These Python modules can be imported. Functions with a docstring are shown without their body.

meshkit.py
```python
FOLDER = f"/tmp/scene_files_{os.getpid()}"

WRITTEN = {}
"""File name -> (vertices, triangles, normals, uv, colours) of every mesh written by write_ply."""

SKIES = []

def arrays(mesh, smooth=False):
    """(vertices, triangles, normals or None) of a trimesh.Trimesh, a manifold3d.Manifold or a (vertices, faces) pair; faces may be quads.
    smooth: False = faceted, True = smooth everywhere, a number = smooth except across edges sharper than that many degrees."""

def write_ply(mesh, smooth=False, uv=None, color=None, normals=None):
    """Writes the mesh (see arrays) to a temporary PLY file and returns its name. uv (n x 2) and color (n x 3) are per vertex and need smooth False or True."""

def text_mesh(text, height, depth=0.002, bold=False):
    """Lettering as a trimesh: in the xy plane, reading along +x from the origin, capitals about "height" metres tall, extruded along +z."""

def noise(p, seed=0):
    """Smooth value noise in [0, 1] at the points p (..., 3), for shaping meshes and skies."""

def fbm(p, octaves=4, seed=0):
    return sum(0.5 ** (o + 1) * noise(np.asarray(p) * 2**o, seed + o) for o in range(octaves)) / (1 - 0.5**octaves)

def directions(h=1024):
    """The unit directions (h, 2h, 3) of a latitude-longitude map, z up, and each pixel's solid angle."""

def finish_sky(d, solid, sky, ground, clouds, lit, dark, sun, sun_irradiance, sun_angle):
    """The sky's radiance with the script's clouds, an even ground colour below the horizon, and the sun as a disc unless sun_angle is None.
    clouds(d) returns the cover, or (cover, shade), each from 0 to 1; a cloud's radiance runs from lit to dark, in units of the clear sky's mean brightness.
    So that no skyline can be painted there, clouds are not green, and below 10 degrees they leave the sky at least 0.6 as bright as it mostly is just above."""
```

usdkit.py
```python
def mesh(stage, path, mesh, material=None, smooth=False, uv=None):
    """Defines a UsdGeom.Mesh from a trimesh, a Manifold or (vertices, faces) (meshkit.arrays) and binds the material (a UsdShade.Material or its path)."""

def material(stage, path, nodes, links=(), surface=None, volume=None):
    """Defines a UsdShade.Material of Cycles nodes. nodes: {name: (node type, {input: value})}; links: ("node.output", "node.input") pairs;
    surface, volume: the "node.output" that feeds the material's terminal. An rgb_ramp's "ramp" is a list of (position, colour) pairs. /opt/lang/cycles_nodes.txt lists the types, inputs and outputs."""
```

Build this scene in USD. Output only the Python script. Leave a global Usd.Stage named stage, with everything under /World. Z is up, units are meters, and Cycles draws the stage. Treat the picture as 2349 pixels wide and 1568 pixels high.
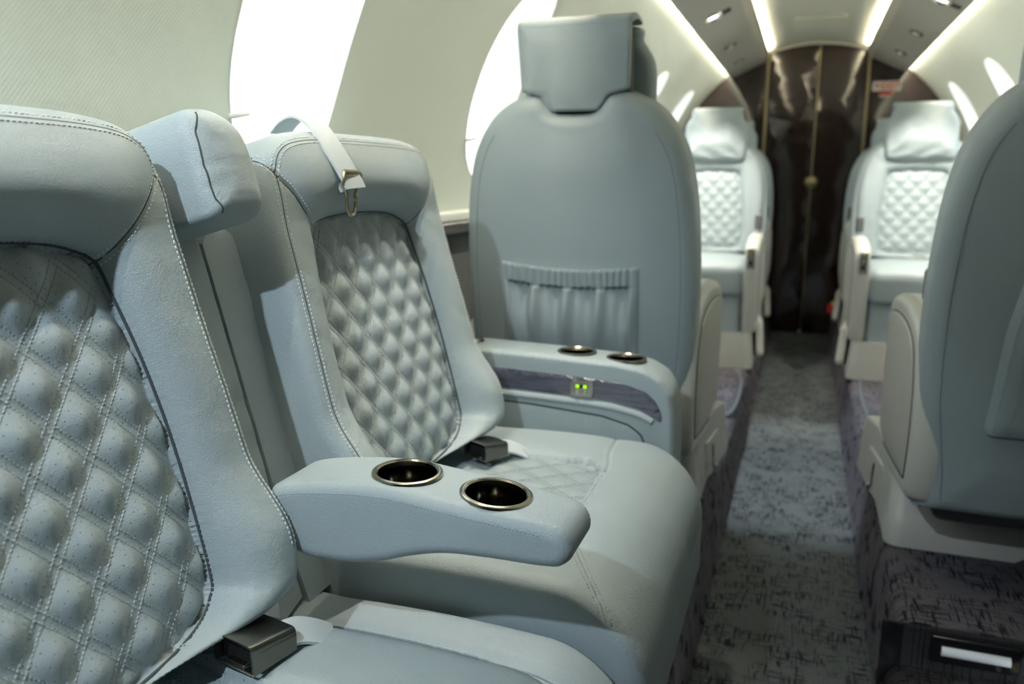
import math, random
import numpy as np, shapely, trimesh
from shapely.geometry import Polygon, LineString, Point, box as sbox
from scipy.spatial import Delaunay, cKDTree
from pxr import Usd, UsdGeom, UsdLux, UsdShade, Gf, Sdf, Vt
import usdkit, meshkit

stage = Usd.Stage.CreateInMemory()
UsdGeom.SetStageUpAxis(stage, 'Z')
UsdGeom.SetStageMetersPerUnit(stage, 1.0)
UsdGeom.Xform.Define(stage, '/World')
rng = np.random.default_rng(7)

# ------------------------------------------------------------------ camera, sky, lamps, exposure
FPX, PITCH, YAW = 1850.0, math.radians(11.667), math.radians(19.69)
cam = UsdGeom.Camera.Define(stage, '/World/camera')
cam.CreateHorizontalApertureAttr(36.0)
cam.CreateVerticalApertureAttr(36.0 * 1568 / 2349)
cam.CreateFocalLengthAttr(FPX / 2349 * 36.0)
cam.CreateClippingRangeAttr(Gf.Vec2f(0.02, 100))
cam.CreateFStopAttr(4.5)
cam.CreateFocusDistanceAttr(0.86)
cam.CreateExposureAttr(0.25)
_x = UsdGeom.Xformable(cam)
_x.AddTranslateOp().Set(Gf.Vec3d(0, 0, 1.0))
_x.AddRotateZOp().Set(math.degrees(YAW))
_x.AddRotateXOp().Set(90 - math.degrees(PITCH))

# daylight outside the windows: a bright overcast sky
SKY = 1.25
dome = UsdLux.DomeLight.Define(stage, '/World/sky')
dome.CreateColorAttr(Gf.Vec3f(0.93, 0.98, 1.0))
dome.CreateIntensityAttr(SKY)

COVE, COVE_IN = 175.0, 170.0          # emission of the warm light strips
LAMP = 16.0                         # reading lamps that are switched on
LAMP_COL, COOL = (1.0, 0.92, 0.78), (0.80, 0.92, 1.0)

# ------------------------------------------------------------------ materials
LOOKS = '/World/Looks'
UsdGeom.Scope.Define(stage, LOOKS)
MATS = {}
def mat(name, nodes, links, surface='p.BSDF'):
    MATS[name] = usdkit.material(stage, f'{LOOKS}/{name}', nodes, links, surface=surface)

def leather(name, col, rough=0.46, perf=False, wrinkle=0.25):
    nodes = {'tc': ('texture_coordinate', {}),
             'g': ('voronoi_texture', {'scale': 620.0, 'feature': 'f1', 'detail': 1.0}),
             'w': ('noise_texture', {'scale': 22.0, 'detail': 5.0, 'roughness': 0.6, 'distortion': 0.6}),
             'b2': ('bump', {'strength': wrinkle, 'distance': 0.006}),
             'b1': ('bump', {'strength': 0.40, 'distance': 0.0007}),
             'n': ('noise_texture', {'scale': 6.0, 'detail': 3.0}),
             'c': ('mix_color', {'a': [x * 0.93 for x in col], 'b': [min(1, x * 1.06) for x in col]}),
             'p': ('principled_bsdf', {'roughness': rough, 'specular_ior_level': 0.45})}
    links = [('tc.object', 'g.vector'), ('tc.object', 'w.vector'), ('tc.object', 'n.vector'), ('w.fac', 'b2.height'), ('g.distance', 'b1.height'),
             ('b2.normal', 'b1.normal'), ('b1.normal', 'p.normal'), ('n.fac', 'c.fac')]
    if perf:      # punched holes on a regular grid
        nodes['m'] = ('mapping', {'rotation': (0, 0, 0.62), 'scale': (1, 1, 0)})
        nodes['v'] = ('voronoi_texture', {'dimensions': '2D', 'scale': 105.0, 'randomness': 0.0, 'feature': 'f1'})
        nodes['lt'] = ('math', {'math_type': 'less_than', 'value2': 0.050})
        nodes['mx'] = ('mix_color', {'b': (0.012, 0.016, 0.02)})
        links += [('tc.object', 'm.vector'), ('m.vector', 'v.vector'), ('v.distance', 'lt.value1'), ('lt.value', 'mx.fac'), ('c.result', 'mx.a'), ('mx.result', 'p.base_color')]
    else:
        links += [('c.result', 'p.base_color')]
    mat(name, nodes, links)

def plain(name, col, rough=0.5, metal=0.0, bump=None, spec=0.5, coat=0.0):
    nodes = {'p': ('principled_bsdf', {'base_color': col, 'roughness': rough, 'metallic': metal, 'specular_ior_level': spec, 'coat_weight': coat, 'coat_roughness': 0.03}), 'tc': ('texture_coordinate', {})}
    links = []
    if bump:
        nodes['n'] = ('noise_texture', {'scale': bump[0], 'detail': 3.0})
        nodes['b'] = ('bump', {'strength': bump[1], 'distance': bump[2]})
        links = [('tc.object', 'n.vector'), ('n.fac', 'b.height'), ('b.normal', 'p.normal')]
    mat(name, nodes, links)

LEA = (0.340, 0.408, 0.438)
leather('leather', LEA)
leather('leather_smooth', LEA, wrinkle=0.10)
leather('leather_perforated', [x * 0.93 for x in LEA], perf=True, wrinkle=0.12)
plain('thread', (0.62, 0.66, 0.66), 0.7)
plain('thread_grey', (0.33, 0.385, 0.40), 0.75)
plain('piping', (0.19, 0.235, 0.255), 0.6)
plain('seam_dark', (0.05, 0.065, 0.075), 0.8)
plain('shroud', (0.60, 0.60, 0.56), 0.38, bump=(900, 0.05, 0.0005))
plain('shroud_panel', (0.50, 0.50, 0.46), 0.45)
plain('chrome', (0.78, 0.76, 0.72), 0.12, 1.0)
plain('brass', (0.62, 0.54, 0.36), 0.28, 1.0)
plain('gilt_edge', (0.30, 0.25, 0.15), 0.35, 1.0)
plain('dark_metal', (0.16, 0.155, 0.14), 0.3, 1.0)
plain('black', (0.012, 0.012, 0.015), 0.45)
plain('black_gloss', (0.008, 0.008, 0.01), 0.12)
plain('grey_plastic', (0.10, 0.11, 0.12), 0.4)
plain('webbing', (0.52, 0.58, 0.62), 0.6, bump=(1500, 0.3, 0.0006))
plain('cable', (0.10, 0.12, 0.14), 0.5)
plain('valance', (0.44, 0.42, 0.37), 0.55, bump=(1200, 0.08, 0.0005))
plain('liner', (0.70, 0.69, 0.58), 0.55)
plain('window_frame', (0.72, 0.74, 0.70), 0.5)
plain('red', (0.55, 0.02, 0.015), 0.4)
plain('yellow', (0.75, 0.55, 0.05), 0.4)
plain('sign_white', (0.75, 0.72, 0.62), 0.4)
plain('light_bar', (0.85, 0.90, 0.95), 0.3)
# brushed steel
def brushed(name, col, axis_scale, rough=0.28):
    mat(name, {'tc': ('texture_coordinate', {}), 'm': ('mapping', {'scale': axis_scale}), 'n': ('noise_texture', {'scale': 1.0, 'detail': 3.0}),
               'b': ('bump', {'strength': 0.15, 'distance': 0.0004}), 'p': ('principled_bsdf', {'base_color': col, 'metallic': 1.0, 'roughness': rough, 'anisotropic': 0.5})},
        [('tc.object', 'm.vector'), ('m.vector', 'n.vector'), ('n.fac', 'b.height'), ('b.normal', 'p.normal')])
brushed('brushed_steel', (0.42, 0.41, 0.37), (60, 2500, 2500))
brushed('gunmetal', (0.17, 0.17, 0.15), (2500, 60, 2500), 0.30)
plain('cup_dark', (0.10, 0.096, 0.085), 0.16, 1.0)
brushed('cup_steel', (0.40, 0.38, 0.32), (2200, 2200, 30), 0.16)
# woods
def wood(name, c1, c2, scale, rough=0.09):
    mat(name, {'tc': ('texture_coordinate', {}), 'm': ('mapping', {'scale': scale}), 'n': ('noise_texture', {'scale': 1.0, 'detail': 6.0, 'roughness': 0.6}),
               'r': ('rgb_ramp', {'ramp': [(0.32, c1), (0.68, c2)]}),
               'p': ('principled_bsdf', {'roughness': rough, 'specular_ior_level': 0.55, 'coat_weight': 0.6, 'coat_roughness': 0.04})},
        [('tc.object', 'm.vector'), ('m.vector', 'n.vector'), ('n.fac', 'r.fac'), ('r.color', 'p.base_color')])
wood('dark_wood', (0.009, 0.006, 0.006), (0.030, 0.018, 0.016), (95, 95, 2.2))
wood('veneer', (0.05, 0.052, 0.078), (0.13, 0.135, 0.185), (14, 200, 260), 0.14)
# wall lining with fine diagonal ribs
mat('wall_lining', {'tc': ('texture_coordinate', {}), 'm': ('mapping', {'rotation': (0.62, 0, 0)}),
                    'w': ('wave_texture', {'wave_type': 'bands', 'bands_direction': 'y', 'scale': 62.0, 'distortion': 0.2}),
                    'w2': ('wave_texture', {'wave_type': 'bands', 'bands_direction': 'z', 'scale': 62.0, 'distortion': 0.2}),
                    'w3': ('math', {'math_type': 'multiply_add', 'value2': 0.05}),
                    'b': ('bump', {'strength': 0.05, 'distance': 0.002}), 'p': ('principled_bsdf', {'base_color': (0.53, 0.59, 0.545), 'roughness': 0.6})},
    [('tc.object', 'm.vector'), ('m.vector', 'w.vector'), ('m.vector', 'w2.vector'), ('w2.fac', 'w3.value1'), ('w.fac', 'w3.value3'), ('w3.value', 'b.height'), ('b.normal', 'p.normal')])
plain('side_fabric', (0.055, 0.06, 0.068), 0.9, bump=(700, 0.5, 0.002))
# carpets: loop pile with broken dark lines running both ways
def carpet(name, base, dark, k=1.0):
    nodes = {'tc': ('texture_coordinate', {})}
    links = []
    for i, (sc, off) in enumerate((((215, 19, 1), 0.0), ((19, 215, 1), 7.3))):
        nodes[f'm{i}'] = ('mapping', {'scale': [s * k for s in sc], 'location': (off, off, 0)})
        nodes[f'n{i}'] = ('noise_texture', {'scale': 1.0, 'detail': 1.0, 'roughness': 0.4})
        nodes[f'r{i}'] = ('map_range', {'from_min': 0.575, 'from_max': 0.60, 'clamp': True})
        links += [('tc.object', f'm{i}.vector'), (f'm{i}.vector', f'n{i}.vector'), (f'n{i}.fac', f'r{i}.value')]
    nodes['mask'] = ('noise_texture', {'scale': 11.0, 'detail': 2.0})
    nodes['mr'] = ('map_range', {'from_min': 0.36, 'from_max': 0.52, 'clamp': True})
    nodes['mx'] = ('math', {'math_type': 'maximum'})
    nodes['mm'] = ('math', {'math_type': 'multiply'})
    nodes['pile'] = ('voronoi_texture', {'scale': 420.0})
    nodes['tone'] = ('noise_texture', {'scale': 5.0, 'detail': 4.0})
    nodes['c0'] = ('mix_color', {'a': [x * 0.86 for x in base], 'b': [x * 1.14 for x in base]})
    nodes['c1'] = ('mix_color', {'b': dark})
    nodes['c2'] = ('mix_color', {'blend_type': 'multiply', 'fac': 0.45})
    nodes['pr'] = ('map_range', {'from_min': 0.0, 'from_max': 0.7, 'to_min': 1.15, 'to_max': 0.45})
    nodes['b'] = ('bump', {'strength': 0.8, 'distance': 0.004, 'invert': True})
    nodes['p'] = ('principled_bsdf', {'roughness': 0.95, 'specular_ior_level': 0.15})
    links += [('tc.object', 'mask.vector'), ('mask.fac', 'mr.value'), ('r0.result', 'mx.value1'), ('r1.result', 'mx.value2'), ('mx.value', 'mm.value1'), ('mr.result', 'mm.value2'),
              ('tc.object', 'pile.vector'), ('tc.object', 'tone.vector'), ('tone.fac', 'c0.fac'), ('c0.result', 'c1.a'), ('mm.value', 'c1.fac'), ('c1.result', 'c2.a'),
              ('pile.distance', 'pr.value'), ('pr.result', 'c2.b'), ('c2.result', 'p.base_color'), ('pile.distance', 'b.height'), ('b.normal', 'p.normal')]
    mat(name, nodes, links)
carpet('carpet_aisle', (0.150, 0.168, 0.180), (0.025, 0.028, 0.032))
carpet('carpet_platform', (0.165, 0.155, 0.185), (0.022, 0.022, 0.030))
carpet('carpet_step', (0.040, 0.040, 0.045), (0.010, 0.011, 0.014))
def emis(name, col, s):
    mat(name, {'e': ('emission', {'color': col, 'strength': s})}, [], 'e.emission')
emis('cove_glow', (1.0, 0.90, 0.70), COVE)
emis('cove_glow_inner', (1.0, 0.90, 0.70), COVE_IN)
emis('lamp_glow', (0.95, 0.98, 1.0), 14.0)
emis('green_glow', (0.42, 1.0, 0.03), 1.1)
mat('pane', {'t': ('transparent_bsdf', {'color': (0.97, 0.98, 0.98)}), 'g': ('glossy_bsdf', {'roughness': 0.02}), 'f': ('fresnel', {'IOR': 1.45}), 'm': ('mix_closure', {})},
    [('f.fac', 'm.fac'), ('t.BSDF', 'm.closure1'), ('g.BSDF', 'm.closure2')], 'm.closure')

# ------------------------------------------------------------------ scene helpers
USED = {}
def numbered(parent, name):
    n = USED.get((parent, name), 0)
    USED[(parent, name)] = n + 1
    return name if n == 0 else f'{name}_{n:03d}'
def path_of(parent, name):
    p = '/World' if parent is None else str(parent.GetPath())
    return f'{p}/{numbered(p, name)}'
def keys(prim, label=None, cat=None, group=None, kind=None):
    for k, v in (('label', label), ('category', cat), ('group', group), ('kind', kind)):
        if v: prim.SetCustomDataByKey(k, v)
ORIGIN = {}
def thing(name, label, cat, loc=(0, 0, 0), rz=0, group=None):
    x = UsdGeom.Xform.Define(stage, path_of(None, name))
    x.AddTranslateOp().Set(Gf.Vec3d(*loc))
    if rz: x.AddRotateZOp().Set(rz)
    keys(x.GetPrim(), label, cat, group)
    ORIGIN[x.GetPath()] = np.array(loc, float)
    return x.GetPrim()
def setting(name, label=None, loc=(0, 0, 0)):
    x = UsdGeom.Xform.Define(stage, path_of(None, name))
    x.AddTranslateOp().Set(Gf.Vec3d(*loc))
    keys(x.GetPrim(), label, None, None, 'structure')
    ORIGIN[x.GetPath()] = np.array(loc, float)
    return x.GetPrim()
def put(parent, name, mesh, m, M=None, world=False, smooth=40, label=None, kind=None, normals=None):
    """One Mesh prim. M: 4x4 local frame. world: M (or the points) are in world coordinates and the parent's place is taken off."""
    V, F = (mesh.vertices, mesh.faces) if hasattr(mesh, 'vertices') else mesh
    V, F = np.asarray(V, float), np.asarray(F, int)
    M = np.eye(4) if M is None else np.array(M, float)
    if world and parent is not None:
        M = M.copy(); M[:3, 3] -= ORIGIN.get(parent.GetPath(), np.zeros(3))
    path = path_of(parent, name)
    if normals is not None:
        g = usdkit.mesh(stage, path, (V, F), MATS[m])
        g.CreateNormalsAttr(Vt.Vec3fArray.FromNumpy(np.asarray(normals, np.float32)))
        g.SetNormalsInterpolation('vertex')
    else:
        g = usdkit.mesh(stage, path, (V, F), MATS[m], smooth=smooth)
    if not np.allclose(M, np.eye(4)):
        g.AddTransformOp().Set(Gf.Matrix4d(*M.T.ravel().tolist()))
    keys(g.GetPrim(), label, None, None, kind)
    return g.GetPrim()
def tag(prim, label, cat, group=None):
    keys(prim, label, cat, group)
def frame(O, U, V=None, W=None):
    U = np.array(U, float); U /= np.linalg.norm(U)
    if V is not None:
        V = np.array(V, float); V /= np.linalg.norm(V); W = np.cross(U, V)
    else:
        W = np.array(W, float); W /= np.linalg.norm(W); V = np.cross(W, U)
    M = np.eye(4); M[:3, 0], M[:3, 1], M[:3, 2], M[:3, 3] = U, V, W, O
    return M

# ------------------------------------------------------------------ mesh helpers
def merge(ms):
    vs, fs, n = [], [], 0
    for m in ms:
        V, F = (m.vertices, m.faces) if hasattr(m, 'vertices') else m
        V = np.asarray(V, float)
        vs.append(V); fs.append(np.asarray(F, int) + n); n += len(V)
    return np.vstack(vs), np.vstack(fs)
def rpoly(pts, r=0.0, k=6):
    p = Polygon(pts)
    if r: p = p.buffer(-r, quad_segs=k).buffer(r, quad_segs=k)
    return p
def rrect(x0, y0, x1, y1, r, k=6):
    return sbox(x0 + r, y0 + r, x1 - r, y1 - r).buffer(r, quad_segs=k)
def spline(pts, n=120, closed=True):
    """Smooth closed outline through the points (Catmull-Rom)."""
    p = np.asarray(pts, float)
    k = len(p); out = []
    for i in range(k if closed else k - 1):
        a, b, c, d = (p[(i + j) % k] if closed else p[min(max(i + j, 0), k - 1)] for j in (-1, 0, 1, 2))
        for t in np.linspace(0, 1, max(2, n // k), endpoint=False):
            out.append(0.5 * (2 * b + (c - a) * t + (2 * a - 5 * b + 4 * c - d) * t * t + (3 * b - a - 3 * c + d) * t ** 3))
    if not closed: out.append(p[-1])
    return np.array(out)
def ring_pts(g, s):
    n = max(8, int(math.ceil(g.length / s)))
    return np.array([g.interpolate(i / n, normalized=True).coords[0][:2] for i in range(n)])
def lines_of(poly):
    for g in getattr(poly, 'geoms', [poly]):
        if g.is_empty: continue
        yield g.exterior
        yield from g.interiors
def tessellate(poly, s, r=0.0, sb=None, fine=None, seams=()):
    """2-D triangulation of a polygon: boundary ring, inset rings over the width r, a hex grid inside. fine: [(polygon, spacing)]. Returns points, triangles, boundary rings (index lists)."""
    sb = sb or s
    pts, rings = [], []
    for ln in lines_of(poly):
        q = ring_pts(ln, sb)
        rings.append(np.arange(len(q)) + sum(map(len, pts)))
        pts.append(q)
    if poly.geom_type == 'Polygon':
        poly = Polygon(pts[0], pts[1:])          # the sampled outline itself, so that insets never cross a chord
    insets = []
    if r:
        for t in np.linspace(0, 90, 8)[1:]:
            insets.append(r * (1 - math.cos(math.radians(t))) if t < 90 else r)
        for d in insets:
            inner = poly.buffer(-d)
            for ln in lines_of(inner):
                if ln.length > 4 * sb: pts.append(ring_pts(ln, sb))
    for sm in seams:
        q = np.array(sm); pts.append(q)
    inner = poly.buffer(-(r + 0.6 * sb) if r else -0.6 * sb)
    zones = [(inner, s)]
    for fp, fs in (fine or []):
        zones = [(z.difference(fp.buffer(fs * 0.6)), zs) for z, zs in zones] + [(fp.intersection(inner), fs)]
    for z, zs in zones:
        if z.is_empty: continue
        x0, y0, x1, y1 = z.bounds
        ys = np.arange(y0, y1, zs * 0.866)
        gx = np.arange(x0, x1 + zs, zs)
        g = np.vstack([np.stack([gx + (zs / 2 if i % 2 else 0), np.full(len(gx), y)], 1) for i, y in enumerate(ys)]) if len(ys) else np.zeros((0, 2))
        if len(g): pts.append(g[shapely.contains_xy(z, g[:, 0], g[:, 1])])
    P = np.vstack(pts)
    keep = np.ones(len(P), bool)
    nb = sum(map(len, rings))
    t = cKDTree(P)
    for a, b in t.query_pairs(0.22 * min([s, sb] + [f for _, f in (fine or [])])):
        if b >= nb: keep[b] = False
    idx = np.cumsum(keep) - 1
    P = P[keep]; rings = [idx[q] for q in rings]
    T = Delaunay(P).simplices
    c = P[T].mean(1)
    T = T[shapely.contains_xy(poly, c[:, 0], c[:, 1])]
    a = np.cross(P[T[:, 1]] - P[T[:, 0]], P[T[:, 2]] - P[T[:, 0]])
    T = np.where((a < 0)[:, None], T[:, ::-1], T)
    return P, T[np.abs(a) > 1e-12], rings
def edge_d(poly, P):
    return shapely.distance(shapely.points(P), poly.boundary)
def rnd(d, r):
    """Rounded-edge drop: 0 inside, -r at the outline."""
    q = np.clip(d / r, 0, 1)
    return -r + r * np.sqrt(np.maximum(0, 1 - (1 - q) ** 2))
def pad(poly, s, front, back, r, crown=None, rb=0.0, sb=None, fine=None):
    """A closed upholstered slab: outline poly in (u, v), front face at w=front with edges rounded by r and an optional crown(P, d) relief, back face at w=back."""
    P, T, rings = tessellate(poly, s, r, sb, fine)
    d = edge_d(poly, P)
    w = front + rnd(d, r)
    if crown is not None: w = w + crown(P, d)
    wb = back - (rnd(d, rb) if rb else 0)
    n = len(P)
    V = np.vstack([np.c_[P, w], np.c_[P, np.broadcast_to(wb, n)]])
    F = [T, T[:, ::-1] + n]
    for ring in rings:
        a, b = ring, np.roll(ring, -1)
        pa, pb = P[a], P[b]
        area = np.sum(pa[:, 0] * pb[:, 1] - pb[:, 0] * pa[:, 1])
        if (area < 0) != (ring is not rings[0]): a, b = b, a
        F += [np.c_[a, a + n, b + n], np.c_[a, b + n, b]]
    F = np.vstack(F)
    m = trimesh.Trimesh(V, F, process=False)
    if m.volume < 0: F = F[:, ::-1]
    return V, F
def rbox(sx, sy, sz, r, k=3):
    """Rounded box centred on the origin."""
    m = trimesh.creation.icosphere(subdivisions=k, radius=r) if False else trimesh.creation.uv_sphere(r, count=[4 * k, 8 * k])
    pts = []
    v = np.array(m.vertices)
    h = np.array([sx, sy, sz]) / 2 - r
    for s in np.ndindex(2, 2, 2):
        pts.append(v + (np.array(s) * 2 - 1) * h)
    hull = trimesh.convex.convex_hull(np.vstack(pts))
    return np.array(hull.vertices), np.array(hull.faces)
def move(m, t=(0, 0, 0), R=None):
    V, F = m
    V = np.asarray(V, float)
    if R is not None: V = V @ np.asarray(R).T
    return V + np.asarray(t), F
def rot(axis, deg):
    return trimesh.transformations.rotation_matrix(math.radians(deg), axis)[:3, :3]
def apply(M, V):
    return np.asarray(V) @ M[:3, :3].T + M[:3, 3]
def lathe(prof, n=40):
    """Revolve (radius, z) profile about z."""
    p = np.asarray(prof, float); k = len(p)
    a = np.arange(n) * 2 * np.pi / n
    V = np.stack([p[:, 0][None] * np.cos(a)[:, None], p[:, 0][None] * np.sin(a)[:, None], np.broadcast_to(p[:, 1], (n, k))], -1).reshape(-1, 3)
    F = []
    for i in range(n):
        j = (i + 1) % n
        for q in range(k - 1):
            F += [[i * k + q, j * k + q, j * k + q + 1], [i * k + q, j * k + q + 1, i * k + q + 1]]
    return V, np.array(F)
def tube(path, r, n=8, cap=True):
    p = np.asarray(path, float); k = len(p)
    t = np.gradient(p, axis=0); t /= np.linalg.norm(t, axis=1, keepdims=True) + 1e-12
    a = np.cross(t[0], [0, 0, 1.0]); 
    if np.linalg.norm(a) < 0.1: a = np.cross(t[0], [1.0, 0, 0])
    A = []
    for i in range(k):
        a = a - t[i] * (a @ t[i]); a /= np.linalg.norm(a); A.append(a)
    A = np.array(A); B = np.cross(t, A)
    ang = np.arange(n) * 2 * np.pi / n
    R = np.broadcast_to(r, (k,))
    V = (p[:, None] + R[:, None, None] * (np.cos(ang)[None, :, None] * A[:, None] + np.sin(ang)[None, :, None] * B[:, None])).reshape(-1, 3)
    F = []
    for i in range(k - 1):
        for j in range(n):
            q = (j + 1) % n
            F += [[i * n + j, i * n + q, (i + 1) * n + q], [i * n + j, (i + 1) * n + q, (i + 1) * n + j]]
    if cap:
        V = np.vstack([V, p[:1], p[-1:]]); c = k * n
        for j in range(n):
            q = (j + 1) % n
            F += [[c, q, j], [c + 1, (k - 1) * n + j, (k - 1) * n + q]]
    return V, np.array(F)
def ribbon(path, side, half, th):
    """A strap: path points, side vector (per point or one), half width, thickness."""
    p = np.asarray(path, float); k = len(p)
    s = np.broadcast_to(np.asarray(side, float), (k, 3)); s = s / np.linalg.norm(s, axis=1, keepdims=True)
    t = np.gradient(p, axis=0); t /= np.linalg.norm(t, axis=1, keepdims=True)
    nrm = np.cross(t, s); nrm /= np.linalg.norm(nrm, axis=1, keepdims=True)
    c = [(-1, -.5), (-.93, .5), (-.4, .62), (.4, .62), (.93, .5), (1, -.5)]
    V = np.stack([p + s * half * a + nrm * th * b for a, b in c], 1).reshape(-1, 3)
    n = len(c); F = []
    for i in range(k - 1):
        for j in range(n):
            q = (j + 1) % n
            F += [[i * n + j, (i + 1) * n + q, i * n + q], [i * n + j, (i + 1) * n + j, (i + 1) * n + q]]
    for e, fl in ((0, 1), ((k - 1) * n, -1)):
        for j in range(1, n - 1):
            F.append([e, e + j, e + j + 1][::fl])
    return V, np.array(F)
def stitches(path, nrm, pitch=0.0042, length=0.0032, rad=0.0006, lift=0.0004):
    """Little thread loops along a 3-D path lying on a surface with normals nrm."""
    p = np.asarray(path, float); nrm = np.broadcast_to(np.asarray(nrm, float), p.shape)
    L = np.r_[0, np.cumsum(np.linalg.norm(np.diff(p, axis=0), axis=1))]
    k = int(L[-1] / pitch)
    if k < 1: return np.zeros((0, 3)), np.zeros((0, 3), int)
    at = (np.arange(k) + 0.5) * pitch
    ip = lambda A, x: np.stack([np.interp(x, L, A[:, j]) for j in range(3)], 1)
    c = ip(p, at); e = ip(p, np.minimum(at + 1e-4, L[-1])) - ip(p, np.maximum(at - 1e-4, 0))
    e /= np.linalg.norm(e, axis=1, keepdims=True) + 1e-12
    N = ip(nrm, at); N -= e * np.sum(N * e, 1, keepdims=True); N /= np.linalg.norm(N, axis=1, keepdims=True) + 1e-12
    S = np.cross(N, e)
    ts, rs = np.array([-.5, -.3, .3, .5]), np.array([.25, 1, 1, .25])
    ang = np.arange(5) * 2 * np.pi / 5
    V = np.zeros((k, 4, 5, 3))
    for i in range(4):
        for j in range(5):
            V[:, i, j] = c + e * length * ts[i] + N * (lift + rad * rs[i] * math.sin(ang[j]) - (0.0005 if i in (0, 3) else 0)) + S * rad * rs[i] * math.cos(ang[j])
    f = []
    for i in range(3):
        for j in range(5):
            q = (j + 1) % 5
            f += [[i * 5 + j, i * 5 + q, (i + 1) * 5 + q], [i * 5 + j, (i + 1) * 5 + q, (i + 1) * 5 + j]]
    f += [[15, 16, 17], [15, 17, 18], [15, 18, 19]]
    f = np.array(f)
    return V.reshape(-1, 3), (f[None] + (np.arange(k) * 20)[:, None, None]).reshape(-1, 3)
def vnormals(V, F):
    n = np.zeros_like(V)
    fn = np.cross(V[F[:, 1]] - V[F[:, 0]], V[F[:, 2]] - V[F[:, 0]])
    for k in range(3): np.add.at(n, F[:, k], fn)
    return n / np.maximum(np.linalg.norm(n, axis=1, keepdims=True), 1e-12)
def subset(V, F, N, mask):
    f = F[mask]; u, inv = np.unique(f, return_inverse=True)
    return (V[u], inv.reshape(-1, 3)), N[u]
def lattice(P, c, du, dv, phase=(0, 0)):
    """Distance in metres to the nearest line of a diamond lattice with cells du wide and dv tall."""
    x, y = (P[:, 0] - c[0]) / du, (P[:, 1] - c[1]) / dv
    a, b = x + y + phase[0], x - y + phase[1]
    k = 1 / math.hypot(1 / du, 1 / dv)
    return np.abs(a - np.round(a)) * k, np.abs(b - np.round(b)) * k
def puff(P, c, du, dv, height, band=0.0035, soft=0.011, phase=(0, 0)):
    da, db = lattice(P, c, du, dv, phase)
    half = du * dv / math.hypot(du, dv) / 2
    def f(d):
        t = np.clip((d - band) / (half - band), 0, 1)
        return 1 - (1 - t) ** 1.7
    return height * f(da) * f(db)
def lattice_lines(poly, c, du, dv, phase=(0, 0)):
    x0, y0, x1, y1 = poly.bounds
    out = []
    for fam in (1, -1):
        ph = phase[0] if fam == 1 else phase[1]
        for k in range(-40, 41):
            # x/du + fam*y/dv + ph = k
            ya, yb = y0 - 0.1, y1 + 0.1
            xa = c[0] + du * (k - ph - fam * (ya - c[1]) / dv); xb = c[0] + du * (k - ph - fam * (yb - c[1]) / dv)
            g = LineString([(xa, ya), (xb, yb)]).intersection(poly)
            for q in getattr(g, 'geoms', [g]):
                if q.geom_type == 'LineString' and q.length > 0.008: out.append((fam, np.array(q.coords)))
    return out
class Surf:
    """Looks up heights and normals of a height field given by points (u, v, w)."""
    def __init__(self, V, N): self.t, self.V, self.N = cKDTree(V[:, :2]), V, N
    def on(self, uv):
        d, i = self.t.query(np.asarray(uv)[:, :2], k=3)
        w = 1 / (d + 1e-5); w /= w.sum(1, keepdims=True)
        return np.c_[np.asarray(uv)[:, :2], (self.V[i, 2] * w).sum(1)], (self.N[i] * w[..., None]).sum(1)
def dens(line, s=0.003):
    g = LineString(line); n = max(2, int(g.length / s))
    return np.array([g.interpolate(i / n, normalized=True).coords[0] for i in range(n + 1)])
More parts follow.
